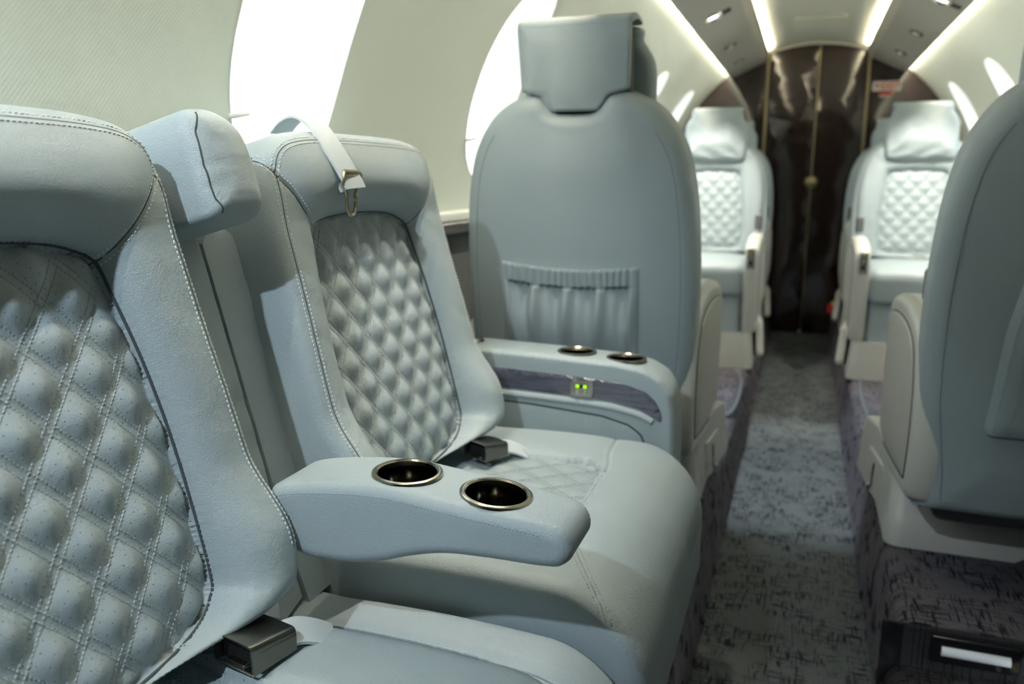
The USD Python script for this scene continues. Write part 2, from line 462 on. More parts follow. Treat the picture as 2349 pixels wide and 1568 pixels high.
def offset_line(line, d):
    p = np.asarray(line, float); t = np.gradient(p, axis=0); t /= np.linalg.norm(t, axis=1, keepdims=True) + 1e-12
    return p + np.c_[-t[:, 1], t[:, 0]] * d
def smoothstep(x, a, b):
    t = np.clip((x - a) / (b - a), 0, 1); return t * t * (3 - 2 * t)

# ================================================================== SETTING
CX, CZ, RC = 0.01, 0.91, 0.87            # fuselage lining: circle centre and radius
Y0, Y1 = -0.95, 5.5
WIN_Y = [1.2 + 0.93 * k for k in range(-2, 5)]
WHW, WHH, WS0 = 0.155, 0.27, 0.345       # window half width, half height (along the arc), centre (arc length above CZ)
def win_outline(y, k=1.0, n=56, e=2.5):
    t = np.arange(n) * 2 * np.pi / n
    c, s = np.cos(t), np.sin(t)
    return np.c_[y + WHW * k * np.sign(c) * np.abs(c) ** (2 / e), WS0 + WHH * (1 + (k - 1) * WHW / WHH) * np.sign(s) * np.abs(s) ** (2 / e)]
def on_wall(side, ys, r=RC):
    """(y, arc length) -> world"""
    a = ys[:, 1] / RC
    return np.c_[CX + side * r * np.cos(a), ys[:, 0], CZ + r * np.sin(a)]
S_TOP = RC * math.asin((1.66 - CZ) / RC)
S_LOW = -0.05
win_no = 0
for side, nm in ((-1, 'left'), (1, 'right')):
    w = setting(f'wall_{nm}', f'curved cream cabin lining on the {nm} with oval windows')
    dom = sbox(Y0, S_LOW, Y1, S_TOP)
    wys = WIN_Y if side < 0 else [y for y in WIN_Y if y > 2.5]
    for y in wys: dom = dom.difference(Polygon(win_outline(y)))
    P, T, rings = tessellate(dom, 0.05, 0, 0.016)
    V = on_wall(side, P)
    F = T if side < 0 else T[:, ::-1]
    nrm = np.c_[-(V[:, 0] - CX), 0 * V[:, 0], -(V[:, 2] - CZ)] / RC
    fn = np.cross(V[F[:, 1]] - V[F[:, 0]], V[F[:, 2]] - V[F[:, 0]])
    if (fn * nrm[F[:, 0]]).sum() < 0: F = F[:, ::-1]
    put(w, 'lining', (V, F), 'wall_lining', normals=nrm)
    # lower side wall, dark fabric, from the ledge to the platform
    zt = 0.862
    a = np.linspace(math.asin((zt - CZ) / RC), math.asin((0.15 - CZ) / RC), 10)
    V = np.vstack([np.c_[CX + side * (RC - 0.012) * np.cos(a), np.full(10, y), CZ + (RC - 0.012) * np.sin(a)] for y in (Y0, Y1)])
    F = np.array([[i, i + 1, i + 11] for i in range(9)] + [[i, i + 11, i + 10] for i in range(9)])
    if side > 0: F = F[:, ::-1]
    put(w, 'lower_panel', (V, F[:, ::-1]), 'side_fabric', label='dark grey fabric panel below the ledge')
    # ledge: light trim above a glossy dark wood rail
    xw = CX + side * RC
    led = lambda z0, z1, dep: move(rbox(dep, Y1 - Y0, z1 - z0, min(0.006, (z1 - z0) / 3)), (xw - side * (dep / 2 - 0.01), (Y0 + Y1) / 2, (z0 + z1) / 2))
    t = setting(f'trim_{1 if side < 0 else 2}', f'window ledge along the {nm} wall with dark wood rail')
    put(t, 'ledge_cap', led(0.885, 0.91, 0.045), 'window_frame')
    put(t, 'wood_rail', led(0.855, 0.885, 0.055), 'dark_wood', label='glossy dark wood rail')
    for i, y in enumerate(wys):
        win_no += 1
        t = setting(f'window_{win_no}', f'bright oval cabin window in the {nm} wall, number {i + 1} along the cabin')
        n = 56
        o0, o1, o2 = win_outline(y), win_outline(y, 0.985), win_outline(y, 0.86)
        L = [on_wall(side, o0, RC - 0.002), on_wall(side, o0, RC + 0.001), on_wall(side, o1, RC + 0.012), on_wall(side, o2, RC + 0.075)]
        V = np.vstack(L)
        F = []
        for k in range(3):
            for j in range(n):
                q = (j + 1) % n
                F += [[k * n + j, (k + 1) * n + q, k * n + q], [k * n + j, (k + 1) * n + j, (k + 1) * n + q]]
        F = np.array(F)
        if side > 0: F = F[:, ::-1]
        put(t, 'window_reveal', (V, F), 'window_frame', smooth=50)
        V = np.vstack([on_wall(side, o2, RC + 0.074), on_wall(side, np.array([[y, WS0]]), RC + 0.074)])
        F = np.array([[j, (j + 1) % n, n] for j in range(n)])
        nn_ = np.cross(V[F[0, 1]] - V[F[0, 0]], V[F[0, 2]] - V[F[0, 0]])
        if nn_[0] * side > 0: F = F[:, ::-1]
        put(t, 'pane', (V, F), 'pane')
        kp = on_wall(side, np.array([[y - 0.135, WS0 - 0.165]]))[0]
        body = tube([kp + [side * 0.01, 0, 0], kp + [-side * 0.012, 0, 0.002], kp + [-side * 0.016, 0.008, 0.004], kp + [-side * 0.016, 0.022, 0.006]], [0.005, 0.005, 0.0048, 0.0045], 10)
        put(t, 'shade_pull', body, 'window_frame')
    # overhead panel (valance)
    OL, IL = (-0.52, 1.59), (-0.277, 1.70)
    mx = (lambda x: x) if side < 0 else (lambda x: 2 * CX - x)
    prof = [(-0.490, 1.594), (-0.478, 1.598), (-0.31, 1.677), (-0.295, 1.683), (-0.270, 1.722), (-0.268, 1.738), (-0.274, 1.738), (-0.296, 1.706), (-0.33, 1.69), (-0.480, 1.624), (-0.482, 1.616), (-0.490, 1.616)]
    pr = np.array([(mx(a), b) for a, b in prof])
    k = len(pr)
    V = np.vstack([np.c_[pr[:, 0], np.full(k, y), pr[:, 1]] for y in (Y0, Y1)])
    F = []
    for j in range(k):
        q = (j + 1) % k
        F += [[j, q, k + q], [j, k + q, k + j]]
    F = np.array(F)
    if trimesh.Trimesh(V, F, process=False).volume < 0: F = F[:, ::-1]
    t = setting(f'trim_{3 if side < 0 else 4}', f'grey overhead service panel along the {nm} side of the ceiling')
    put(t, 'service_panel', (V, F), 'valance', smooth=35)
    # roof shelf that hides the cove
    for (ax, az, bx, bz) in ((-0.57, 1.62, -0.50, 1.66), ):
        pass
# ceiling: shallow vault between the panels, plus the coves' backs
ce = setting('ceiling', 'cream vaulted ceiling panel between the overhead panels')
a = np.linspace(-1, 1, 25)
xs = CX + 0.345 * a
zs = 1.790 - 0.052 * np.abs(a) ** 2.2
def extrude_y(xs, zs, y0=Y0, y1=Y1, down=True):
    k = len(xs)
    V = np.vstack([np.c_[xs, np.full(k, y0), zs], np.c_[xs, np.full(k, y1), zs]])
    F = np.array([[i, i + 1, k + i + 1] for i in range(k - 1)] + [[i, k + i + 1, k + i] for i in range(k - 1)])
    fn = np.cross(V[F[0, 1]] - V[F[0, 0]], V[F[0, 2]] - V[F[0, 0]])
    return V, (F if (fn[2] < 0) == down else F[:, ::-1])
put(ce, 'vault', extrude_y(xs, zs), 'liner', smooth=60)
aa = np.linspace(math.radians(52), math.radians(128), 40)
put(ce, 'crown_liner', extrude_y(CX + (RC + 0.04) * np.cos(aa), CZ + (RC + 0.02) * np.sin(aa) + 0.06), 'liner', smooth=60)
hv = []
hx0, hx1, hy0, hy1, hz = -0.118, 0.14, 4.55, 4.93, 1.778
put(ce, 'hatch', pad(rrect(hx0, hy0, hx1, hy1, 0.02), 0.04, 0.006, -0.012, 0.004), 'liner', M=frame((0, 0, hz - 0.004), (1, 0, 0), W=(0, 0, -1)) @ np.diag([1, -1, 1, 1]))
# floor: dropped aisle between two raised platforms
ZP = 0.19
fl = setting('floor', 'dropped aisle and raised seat platforms under patterned grey carpet')
V, F = extrude_y(np.array([-0.20, 0.24]), np.array([0.0, 0.0]), down=False)
put(fl, 'aisle_carpet', (V, F), 'carpet_aisle')
def platform(side, y0, y1, z, xi=None):
    xi = xi if xi is not None else 0.182
    s = side
    p = [(xi - 0.02, -0.02), (xi - 0.004, 0.012), (xi + 0.006, z * 0.55)]
    for t in np.linspace(0, 90, 7):
        p.append((xi + 0.012 + 0.035 * (1 - math.cos(math.radians(t))), z - 0.045 + 0.045 * math.sin(math.radians(t))))
    p.append((0.84, z))
    p = np.array(p)
    V, F = extrude_y(CX + s * p[:, 0] + 0.01 * 1, p[:, 1], y0, y1, down=False)
    k = len(p)
    c = np.array([[CX + s * 0.84, y, -0.02] for y in (y0, y1)])
    V = np.vstack([V, c])
    E = [[i, i + 1, 2 * k] for i in range(k - 1)] + [[k + i + 1, k + i, 2 * k + 1] for i in range(k - 1)]
    F = np.vstack([F, E])
    return V, F
put(fl, 'platform', platform(-1, Y0, Y1, ZP), 'carpet_platform', label='left raised platform')
put(fl, 'platform', platform(1, 1.53, Y1, ZP), 'carpet_platform', label='right raised platform')
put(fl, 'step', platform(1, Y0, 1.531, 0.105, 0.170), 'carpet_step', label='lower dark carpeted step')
put(fl, 'riser', move(rbox(0.67, 0.012, ZP - 0.015, 0.004), (0.525, 1.527, ZP / 2 + 0.004)), 'carpet_step')
# bulkhead at the far end: dark glossy wood around a pair of doors
wf = setting('wall_far', 'dark glossy wood bulkhead at the end of the cabin')
full = Point(CX, CZ).buffer(RC + 0.10, quad_segs=40)
dx0, dx1 = -0.275, 0.315
for nm_, pg in (('bulkhead_panel', full.intersection(sbox(-1.1, 0, dx0 - 0.0, 1.9))), ('bulkhead_panel', full.intersection(sbox(dx1, 0, 1.1, 1.9)))):
    put(wf, nm_, pad(pg, 0.2, 0.0, -0.03, 0.004, sb=0.04), 'dark_wood', M=frame((0, 5.46, 0), (1, 0, 0), V=(0, 0, 1)))
put(wf, 'bulkhead_back', move(rbox(1.9, 0.02, 1.95, 0.004), (0, 5.53, 0.95)), 'black')
dr = setting('door_1', 'pair of tall dark glossy wood doors with gilt edges at the end of the aisle')
xm = 0.028
top = lambda x: 1.772 - 0.05 * (abs(x - CX) / 0.29) ** 2
for x0, x1 in ((dx0 + 0.018, xm - 0.005), (xm + 0.005, dx1 - 0.018)):
    xx = np.linspace(x0, x1, 12)
    pg = Polygon([(x0, 0.005)] + [(x1, 0.005)] + [(q, top(q)) for q in xx[::-1]])
    put(dr, 'door_leaf', pad(pg, 0.15, 0.0, -0.03, 0.004, sb=0.03), 'dark_wood', M=frame((0, 5.452, 0), (1, 0, 0), V=(0, 0, 1)))
for x in (dx0 + 0.008, dx1 - 0.008):
    put(dr, 'jamb', move(rbox(0.016, 0.03, 1.74, 0.005), (x, 5.44, 0.87)), 'gilt_edge', label='thin gilt door jamb')
put(dr, 'meeting_strip', move(rbox(0.009, 0.012, 1.765, 0.003), (xm, 5.443, 0.885)), 'gilt_edge')
xx = np.linspace(dx0, dx1, 24)
put(dr, 'head_trim', tube(np.c_[xx, np.full(24, 5.44), [top(q) + 0.010 for q in xx]], 0.009, 8), 'liner')
lk = lathe([(0.0, 0.012), (0.02, 0.012), (0.028, 0.006), (0.036, 0.004), (0.04, 0.0)], 30)
put(dr, 'door_latch', move(lk, (xm, 5.437, 0.955), rot((1, 0, 0), 90)), 'gilt_edge', label='round gilt latch')
for k in range(2):
    x = (-0.115, 0.175)[k]
    put(dr, 'kick_panel', pad(rrect(-0.10, 0.02, 0.10, 0.30, 0.01), 0.1, 0.004, -0.004, 0.003), 'dark_wood', M=frame((x, 5.45, 0), (1, 0, 0), V=(0, 0, 1)))
# wall behind the camera closes the cabin
wn = setting('wall_near', 'dark wood partition closing the cabin behind the viewer')
put(wn, 'partition', pad(full, 0.2, 0.0, -0.03, 0.004, sb=0.05), 'dark_wood', M=frame((0, Y0 + 0.04, 0), (-1, 0, 0), V=(0, 0, 1)))

# ------------------------------------------------------------------ cove lights
def cove(name, label, pts, m):
    t = obj = put(None, name, tube(pts, 0.0045, 8), m)
    tag(obj, label, 'light', None)
for sd, nm in ((-1, 'left'), (1, 'right')):
    cove('cove_light', f'warm light strip between the {nm} overhead panel and the cabin wall', [(CX + sd * 0.503, 0.1 if sd < 0 else 1.0, 1.618), (CX + sd * 0.503, 2, 1.618), (CX + sd * 0.503, Y1 - 0.06, 1.618)], 'cove_glow')
    cove('cove_light', f'warm light strip between the {nm} overhead panel and the ceiling vault', [(CX + sd * 0.294, 0.1 if sd < 0 else 1.0, 1.730), (CX + sd * 0.294, 2, 1.730), (CX + sd * 0.294, Y1 - 0.06, 1.730)], 'cove_glow_inner')
# ------------------------------------------------------------------ reading lamps and air nozzles in the overhead panels
NL = np.array([0.110, 0, -0.243]); NL /= np.linalg.norm(NL)
def panel_point(side, y, f=0.5):
    p = np.array([-0.50 + f * 0.19, y, 1.592 + f * 0.085])
    n = NL.copy()
    if side > 0: p[0] = 2 * CX - p[0]; n[0] = -n[0]
    return p, n
def downlight(side, y, label, power=LAMP, f=0.5, aim=None, half=42, col=LAMP_COL):
    p, n = panel_point(side, y, f)
    t = thing('downlight', label, 'lamp', p)
    M = frame((0, 0, 0), (0, 1, 0), W=n); M[:3, :3] *= 1.5
    put(t, 'ring', lathe([(0.024, -0.004), (0.030, 0.0), (0.030, 0.004), (0.026, 0.008), (0.022, 0.006), (0.020, 0.0), (0.019, -0.003)], 32), 'chrome', M=M)
    put(t, 'lens', lathe([(0.0, 0.0045), (0.012, 0.0035), (0.0195, 0.001)], 24), 'lamp_glow', M=M)
    put(t, 'bracket', move(rbox(0.012, 0.028, 0.012, 0.004), (0, 0.036, 0.004)), 'dark_metal', M=M)
    if power:
        a = np.asarray(aim, float) - p; a /= np.linalg.norm(a)
        L = UsdLux.SphereLight.Define(stage, str(t.GetPath()) + '/beam')
        L.CreateRadiusAttr(0.012); L.CreateIntensityAttr(power / (math.pi * 0.012 ** 2) / 4); L.CreateColorAttr(Gf.Vec3f(*col)); L.CreateNormalizeAttr(False)
        sh = UsdLux.ShapingAPI.Apply(L.GetPrim())
        sh.CreateShapingConeAngleAttr(float(half)); sh.CreateShapingConeSoftnessAttr(0.6)
        Z = -a; X = np.cross([0, 1.0, 0.3], Z); X /= np.linalg.norm(X); Yv = np.cross(Z, X)
        mm = np.eye(4); mm[:3, 0], mm[:3, 1], mm[:3, 2], mm[:3, 3] = X, Yv, Z, n * 0.022
        UsdGeom.Xformable(L).AddTransformOp().Set(Gf.Matrix4d(*mm.T.ravel().tolist()))
def nozzle(side, y, label, f=0.5):
    p, n = panel_point(side, y, f)
    t = thing('air_nozzle', label, 'air vent', p)
    M = frame((0, 0, 0), (0, 1, 0), W=n); M[:3, :3] *= 1.35
    put(t, 'ring', lathe([(0.016, -0.003), (0.024, 0.0), (0.025, 0.003), (0.021, 0.007), (0.015, 0.003), (0.012, -0.004), (0.0, -0.005)], 28), 'dark_metal', M=M)
    put(t, 'nozzle_ball', lathe([(0.0, 0.012), (0.007, 0.010), (0.012, 0.002), (0.012, -0.003)], 20), 'chrome', M=M)
downlight(-1, 3.56, 'bright round downlight in the left overhead panel beyond the front seat headrest', LAMP * 1.0, aim=(-0.47, 3.80, 0.6), half=36)
downlight(1, 3.50, 'bright round downlight in the right overhead panel at the top edge of the photo', LAMP * 1.0, aim=(0.50, 3.78, 0.6), half=36)
downlight(-1, -0.25, 'round downlight in the left overhead panel above the near end of the sofa', LAMP * 0.7, f=0.15, aim=(-0.55, 0.85, 0.55), half=32, col=COOL)
downlight(-1, 1.30, 'round downlight in the left overhead panel above the far end of the sofa', LAMP * 0.45, aim=(-0.24, 1.05, 0.5), half=28)
downlight(-1, 2.5, 'round downlight in the left overhead panel hidden behind the near headrest', LAMP * 1.6, aim=(0.03, 2.8, 0.0), half=22, col=COOL)
nozzle(-1, 4.36, 'small round air nozzle in the left overhead panel, nearer of its pair')
nozzle(-1, 4.95, 'small round air nozzle in the left overhead panel, closest to the doors')
nozzle(1, 4.25, 'small round air nozzle in the right overhead panel, nearer of its pair')
nozzle(1, 4.88, 'small round air nozzle in the right overhead panel, closest to the doors')
# ------------------------------------------------------------------ exit sign on the bulkhead
t = thing('exit_sign', 'small red and white EXIT sign with arrow on the dark bulkhead', 'sign', (0.41, 5.452, 1.52))
Ms = frame((0, 0, 0), (1, 0, 0), V=(0, 0, 1))
put(t, 'plate', pad(rrect(-0.078, -0.028, 0.078, 0.028, 0.004), 0.03, 0.004, -0.012, 0.002), 'sign_white', M=Ms)
tm = meshkit.text_mesh('EXIT', 0.034, 0.0012, True)
tv = np.array(tm.vertices); tv[:, 0] -= tv[:, 0].min(); tv[:, 0] *= 0.098 / tv[:, 0].max()
put(t, 'lettering', (tv + [-0.028, -0.017, 0.004], np.array(tm.faces)), 'red', M=Ms)
put(t, 'arrow', move(pad(Polygon([(-0.066, 0.004), (-0.05, 0.018), (-0.05, 0.009), (-0.036, 0.009), (-0.036, -0.001), (-0.05, -0.001), (-0.05, -0.010)]), 0.02, 0.0052, 0.0038, 0.0004), (0, 0, 0)), 'red', M=Ms)
t = thing('placard', 'narrow red placard with pale lines below the exit sign', 'sign', (0.41, 5.455, 1.474))
put(t, 'plate', pad(rrect(-0.045, -0.006, 0.045, 0.008, 0.002), 0.03, 0.003, -0.008, 0.001), 'red', M=Ms)
put(t, 'lower_line', pad(rrect(-0.042, -0.016, 0.042, -0.009, 0.002), 0.03, 0.003, -0.008, 0.001), 'sign_white', M=Ms)
put(None, 'x', (np.eye(3), [[0, 1, 2]]), 'red') if False else None

# ================================================================== SOFA (divan) along the left wall
VD = np.array([-0.27, 0, 1.0]); VD /= np.linalg.norm(VD)
ND = np.array([VD[2], 0, -VD[0]])
DIV = np.array([-0.45, 0.735, ZP])
divan = thing('sofa', 'blue-grey leather sofa along the left wall with diamond quilted backs', 'sofa', DIV)
BW, BH = 0.49, 0.545                      # backrest width and height
def back_frame(y0):
    return frame(np.array([-0.475, y0, 0.53]), (0, 1, 0), V=VD)     # u = +y, v = up the back, w = out of the wall? (checked below)
# frame(U=+y, V=up) gives W = U x V; flip u so that W points into the cabin
def back_M(yc):
    M = np.eye(4)
    M[:3, 0], M[:3, 1], M[:3, 2] = (0, 1, 0), VD, ND
    M[:3, 3] = (-0.475, yc, 0.53)
    return M
def quilt_poly():
    h = [(-0.165, 0.10), (-0.168, 0.22), (-0.162, 0.31), (-0.150, 0.38), (-0.142, 0.413)]
    arch = [(-0.120, 0.427), (-0.09, 0.435), (-0.045, 0.439), (0, 0.440)]
    bot = [(-0.155, 0.075), (-0.13, 0.058), (-0.08, 0.048), (0, 0.045)]
    left = h + arch
    right = [(-x, y) for x, y in left[::-1][1:]]
    b2 = [(-x, y) for x, y in bot[::1]]
    return Polygon(spline(left + right + b2[:-1] + bot[::-1], 260))
QP = quilt_poly()
def back_outline(hw=BW / 2, h=BH):
    return Polygon(spline([(-hw + 0.05, 0.045), (-hw + 0.012, 0.062), (-hw, 0.11), (-hw + 0.002, 0.22), (-hw + 0.008, 0.33), (-hw + 0.012, 0.43), (-hw + 0.018, 0.50), (-hw + 0.045, 0.533), (-hw + 0.10, h), (-0.06, h + 0.003),
                           (0.06, h + 0.003), (hw - 0.10, h), (hw - 0.045, 0.533), (hw - 0.018, 0.50), (hw - 0.012, 0.43), (hw - 0.008, 0.33), (hw - 0.002, 0.22), (hw, 0.11), (hw - 0.012, 0.062), (hw - 0.05, 0.045), (0, 0.042)], 260))
BP = back_outline()
SEAM = np.array([(0.142, 0.413), (0.178, 0.447), (0.208, 0.480), (0.224, 0.512)])
def backrest(yc, phase, label):
    M = back_M(yc)
    r = 0.022
    seams = []
    for sg in (-1, 1):
        l = dens(SEAM * [sg, 1], 0.004)
        for o in (-0.006, -0.003, 0, 0.003, 0.006): seams.append(offset_line(l, o))
    qb = np.array(QP.exterior.coords)
    for o in (-0.007, -0.0045, -0.002, 0.0, 0.0006, 0.002, 0.005, 0.010, 0.016, 0.024):
        g = QP.buffer(o)
        q = ring_pts(g.exterior, 0.005)
        seams.append(q[shapely.contains_xy(BP.buffer(-0.012), q[:, 0], q[:, 1])])
    P, T, rings = tessellate(BP, 0.010, r, 0.006, fine=[(QP.buffer(-0.001), 0.0031)], seams=seams)
    d = edge_d(BP, P)
    inq = shapely.contains_xy(QP, P[:, 0], P[:, 1])
    dq = shapely.distance(shapely.points(P), QP.exterior)
    # bolsters swell from the quilt edge, more near the bottom; crown rolls forward at the head
    out = np.where(inq, 0, dq)
    rr = 0.040
    q = np.clip(out / rr, 0, 1)
    swell = np.sqrt(np.maximum(0, 1 - (1 - q) ** 2))
    low = 0.026 * smoothstep(-P[:, 1], -0.20, -0.10)
    crown = 0.018 * smoothstep(P[:, 1], 0.42, 0.48) * (1 - 0.5 * smoothstep(P[:, 1], 0.49, 0.545))
    w = -0.032 + swell * (0.034 + low + crown * smoothstep(0.245 - np.abs(P[:, 0]), 0.0, 0.09))
    w = np.where(inq, -0.036 + puff(P, (0, 0.07), 0.0580, 0.069, 0.0074, 0.0036, 0.0085, phase) * smoothstep(dq, 0.0, 0.007) + 0.006 * smoothstep(dq, 0.0, 0.04), w)
    w += rnd(d, r) * np.where(inq, 0, 1)
    for sg in (-1, 1):
        ds = shapely.distance(shapely.points(P), LineString(SEAM * [sg, 1]))
        w -= np.where(inq, 0, 0.0035 * np.exp(-(ds / 0.0028) ** 2) + 0.0022 * np.exp(-(ds / 0.012) ** 2))
    # soft creases on the outer bolsters
    w += np.where(inq, 0, 0.0035 * (meshkit.fbm(np.c_[P[:, 0] * 14, P[:, 1] * 40 + P[:, 0] * 25, 0 * d + yc], 3) - 0.5) * smoothstep(dq, 0.01, 0.03) * smoothstep(d, 0.012, 0.03) * (P[:, 1] < 0.43))
    n = len(P)
    V = np.c_[P, w]
    ring = rings[0]
    depth = [-0.03, -0.075, -0.15]
    allV = [V]; F = [T]; prev = ring
    for dd in depth:
        idx = np.arange(len(ring)) + sum(map(len, allV))
        allV.append(np.c_[P[ring] * (1.0 if dd > -0.1 else 1.0), np.full(len(ring), dd)])
        a, b, c, e = prev, np.roll(prev, -1), np.roll(idx, -1), idx
        F += [np.c_[a, e, c], np.c_[a, c, b]]
        prev = idx
    V = np.vstack(allV); F2 = np.vstack(F)
    nt = len(T)
    pa = P[ring]; area = np.sum(pa[:, 0] * np.roll(pa[:, 1], -1) - np.roll(pa[:, 0], -1) * pa[:, 1])
    if area < 0: F2[nt:] = F2[nt:, ::-1]
    N = vnormals(V, F2)
    c = V[F2].mean(1)[:, :2]
    isf = np.arange(len(F2)) < nt
    fq = isf & shapely.contains_xy(QP, c[:, 0], c[:, 1])
    crownp = Polygon([(-0.40, 0.7), (-0.224, 0.512), *[tuple(x) for x in (SEAM * [-1, 1])[::-1]], (-0.1, 0.40), (0.1, 0.40), *[tuple(x) for x in SEAM], (0.224, 0.512), (0.40, 0.7)]).buffer(0)
    fc = isf & ~fq & shapely.contains_xy(crownp, c[:, 0], c[:, 1])
    fl_ = isf & ~fq & ~fc & (c[:, 0] < 0); fr_ = isf & ~fq & ~fc & (c[:, 0] >= 0)
    m, nn = subset(V, F2, N, ~isf)
    root = put(divan, 'backrest', m, 'leather_smooth', M=M, world=True, normals=nn, label=label)
    m, nn = subset(V, F2, N, fq); put(root, 'quilted_panel', m, 'leather_perforated', normals=nn, label='diamond quilted perforated leather')
    for msk in (fl_, fr_):
        m, nn = subset(V, F2, N, msk); put(root, 'side_bolster', m, 'leather', normals=nn)
    m, nn = subset(V, F2, N, fc); put(root, 'head_roll', m, 'leather_smooth', normals=nn)
    S = Surf(V[:n], N[:n])
    st = []
    for fam, l in lattice_lines(QP.buffer(-0.009), (0, 0.07), 0.0580, 0.069, phase):
        for o in (-0.0038, 0.0038):
            q = offset_line(dens(l, 0.003), o)
            p3, nn = S.on(q); st.append(stitches(p3, nn, 0.0040, 0.0036, 0.0008, 0.0002))
    put(root, 'quilt_stitching', merge(st), 'thread_grey', kind='stuff', smooth=60)
    st = []
    edge = np.array(BP.exterior.coords)
    edge = dens(edge, 0.004)
    edge = edge[edge[:, 1] > 0.05]
    sl = []
    for o in (0.0125, 0.0165, 0.0205):
        g = ring_pts(BP.buffer(-o).exterior, 0.003)
        g = np.vstack([g, g[:1]])
        # split where it runs along the bottom
        k0 = int(np.argmin(g[:, 1])); g = np.roll(g[:-1], -k0, axis=0)
        g = g[(g[:, 1] > 0.088)]
        p3, nn = S.on(g)
        if o == 0.0165: sl.append(tube(p3 - nn * 0.0002, 0.0008, 5))
        else: st.append(stitches(p3, nn, 0.0052, 0.0036, 0.0008, 0.0004))
    for sg in (-1, 1):
        for o in (-0.0042, 0.0042):
            q = offset_line(dens(SEAM * [sg, 1], 0.003), o)
            p3, nn = S.on(q); st.append(stitches(p3, nn, 0.0048, 0.0034, 0.0007, 0.0003))
    for sg in (-1, 1):
        p3, nn = S.on(dens(SEAM * [sg, 1], 0.003)); sl.append(tube(p3 - nn * 0.0001, 0.0007, 5))
    g = ring_pts(QP.buffer(0.0004).exterior, 0.004); g = np.vstack([g, g[:1]])
    sl.append(tube(np.c_[g, np.full(len(g), -0.0288)], 0.0017, 8))
    put(root, 'seam_line', merge(sl), 'seam_dark')
    put(root, 'seam_stitching', merge(st), 'thread', kind='stuff', smooth=60, label='pale double row of stitches')
    return root
backrest(0.426, (0.095, 0.25), 'near back of the sofa, cut off by the edge of the photo')
backrest(1.046, (0.10, -0.17), 'far back of the sofa, behind the armrest')

# padded pillow that caps the slot between the backs, and the slot's lining
Mb = back_M(0.735)
PP = Polygon(spline([(x_ - 0.024, y_) for x_, y_ in [(-0.032, 0.436), (0.0, 0.430), (0.034, 0.432), (0.050, 0.446), (0.052, 0.49), (0.046, 0.525), (0.026, 0.545), (0.0, 0.552), (-0.028, 0.548), (-0.037, 0.53), (-0.038, 0.49), (-0.037, 0.45)]], 120))
cr = lambda P, d: 0.007 * smoothstep(d, 0, 0.045) + 0.0022 * (meshkit.fbm(np.c_[P[:, 0] * 18, P[:, 1] * 160, 0 * d], 3) - 0.5) * smoothstep(-P[:, 0], -0.04, 0.05)
V, F = pad(PP, 0.005, 0.036, -0.16, 0.022, cr, sb=0.004)
# top edge of the pillow rolls back towards the wall
pil = put(divan, 'slot_pillow', (V, F), 'leather', M=Mb, world=True, label='padded leather pillow between the two backs')
g = np.array([(-0.024, 0.440), (-0.030, 0.455), (-0.0315, 0.49), (-0.030, 0.525), (-0.022, 0.543)]) - [0.024, 0]
S = Surf(V[: len(V) // 2], vnormals(V, F)[: len(V) // 2])
p3, nn = S.on(dens(g, 0.003))
put(pil, 'piping', tube(p3 + nn * 0.0002, 0.0009, 6), 'seam_dark')
put(divan, 'slot_panel', pad(rpoly([(-0.075, -0.02), (0.018, -0.02), (0.018, 0.45), (-0.075, 0.45)], 0.004), 0.05, -0.062, -0.16, 0.006), 'leather_smooth', M=Mb, world=True)
put(divan, 'slot_panel', pad(rpoly([(0.020, -0.02), (0.075, -0.02), (0.075, 0.45), (0.020, 0.45)], 0.004), 0.05, -0.058, -0.16, 0.006), 'leather_smooth', M=Mb, world=True)
# top shelf of the sofa against the wall
put(divan, 'rear_shelf', move(rbox(0.16, 1.26, 0.05, 0.02), (-0.735, 0.74, 1.015)), 'leather_smooth', world=True)

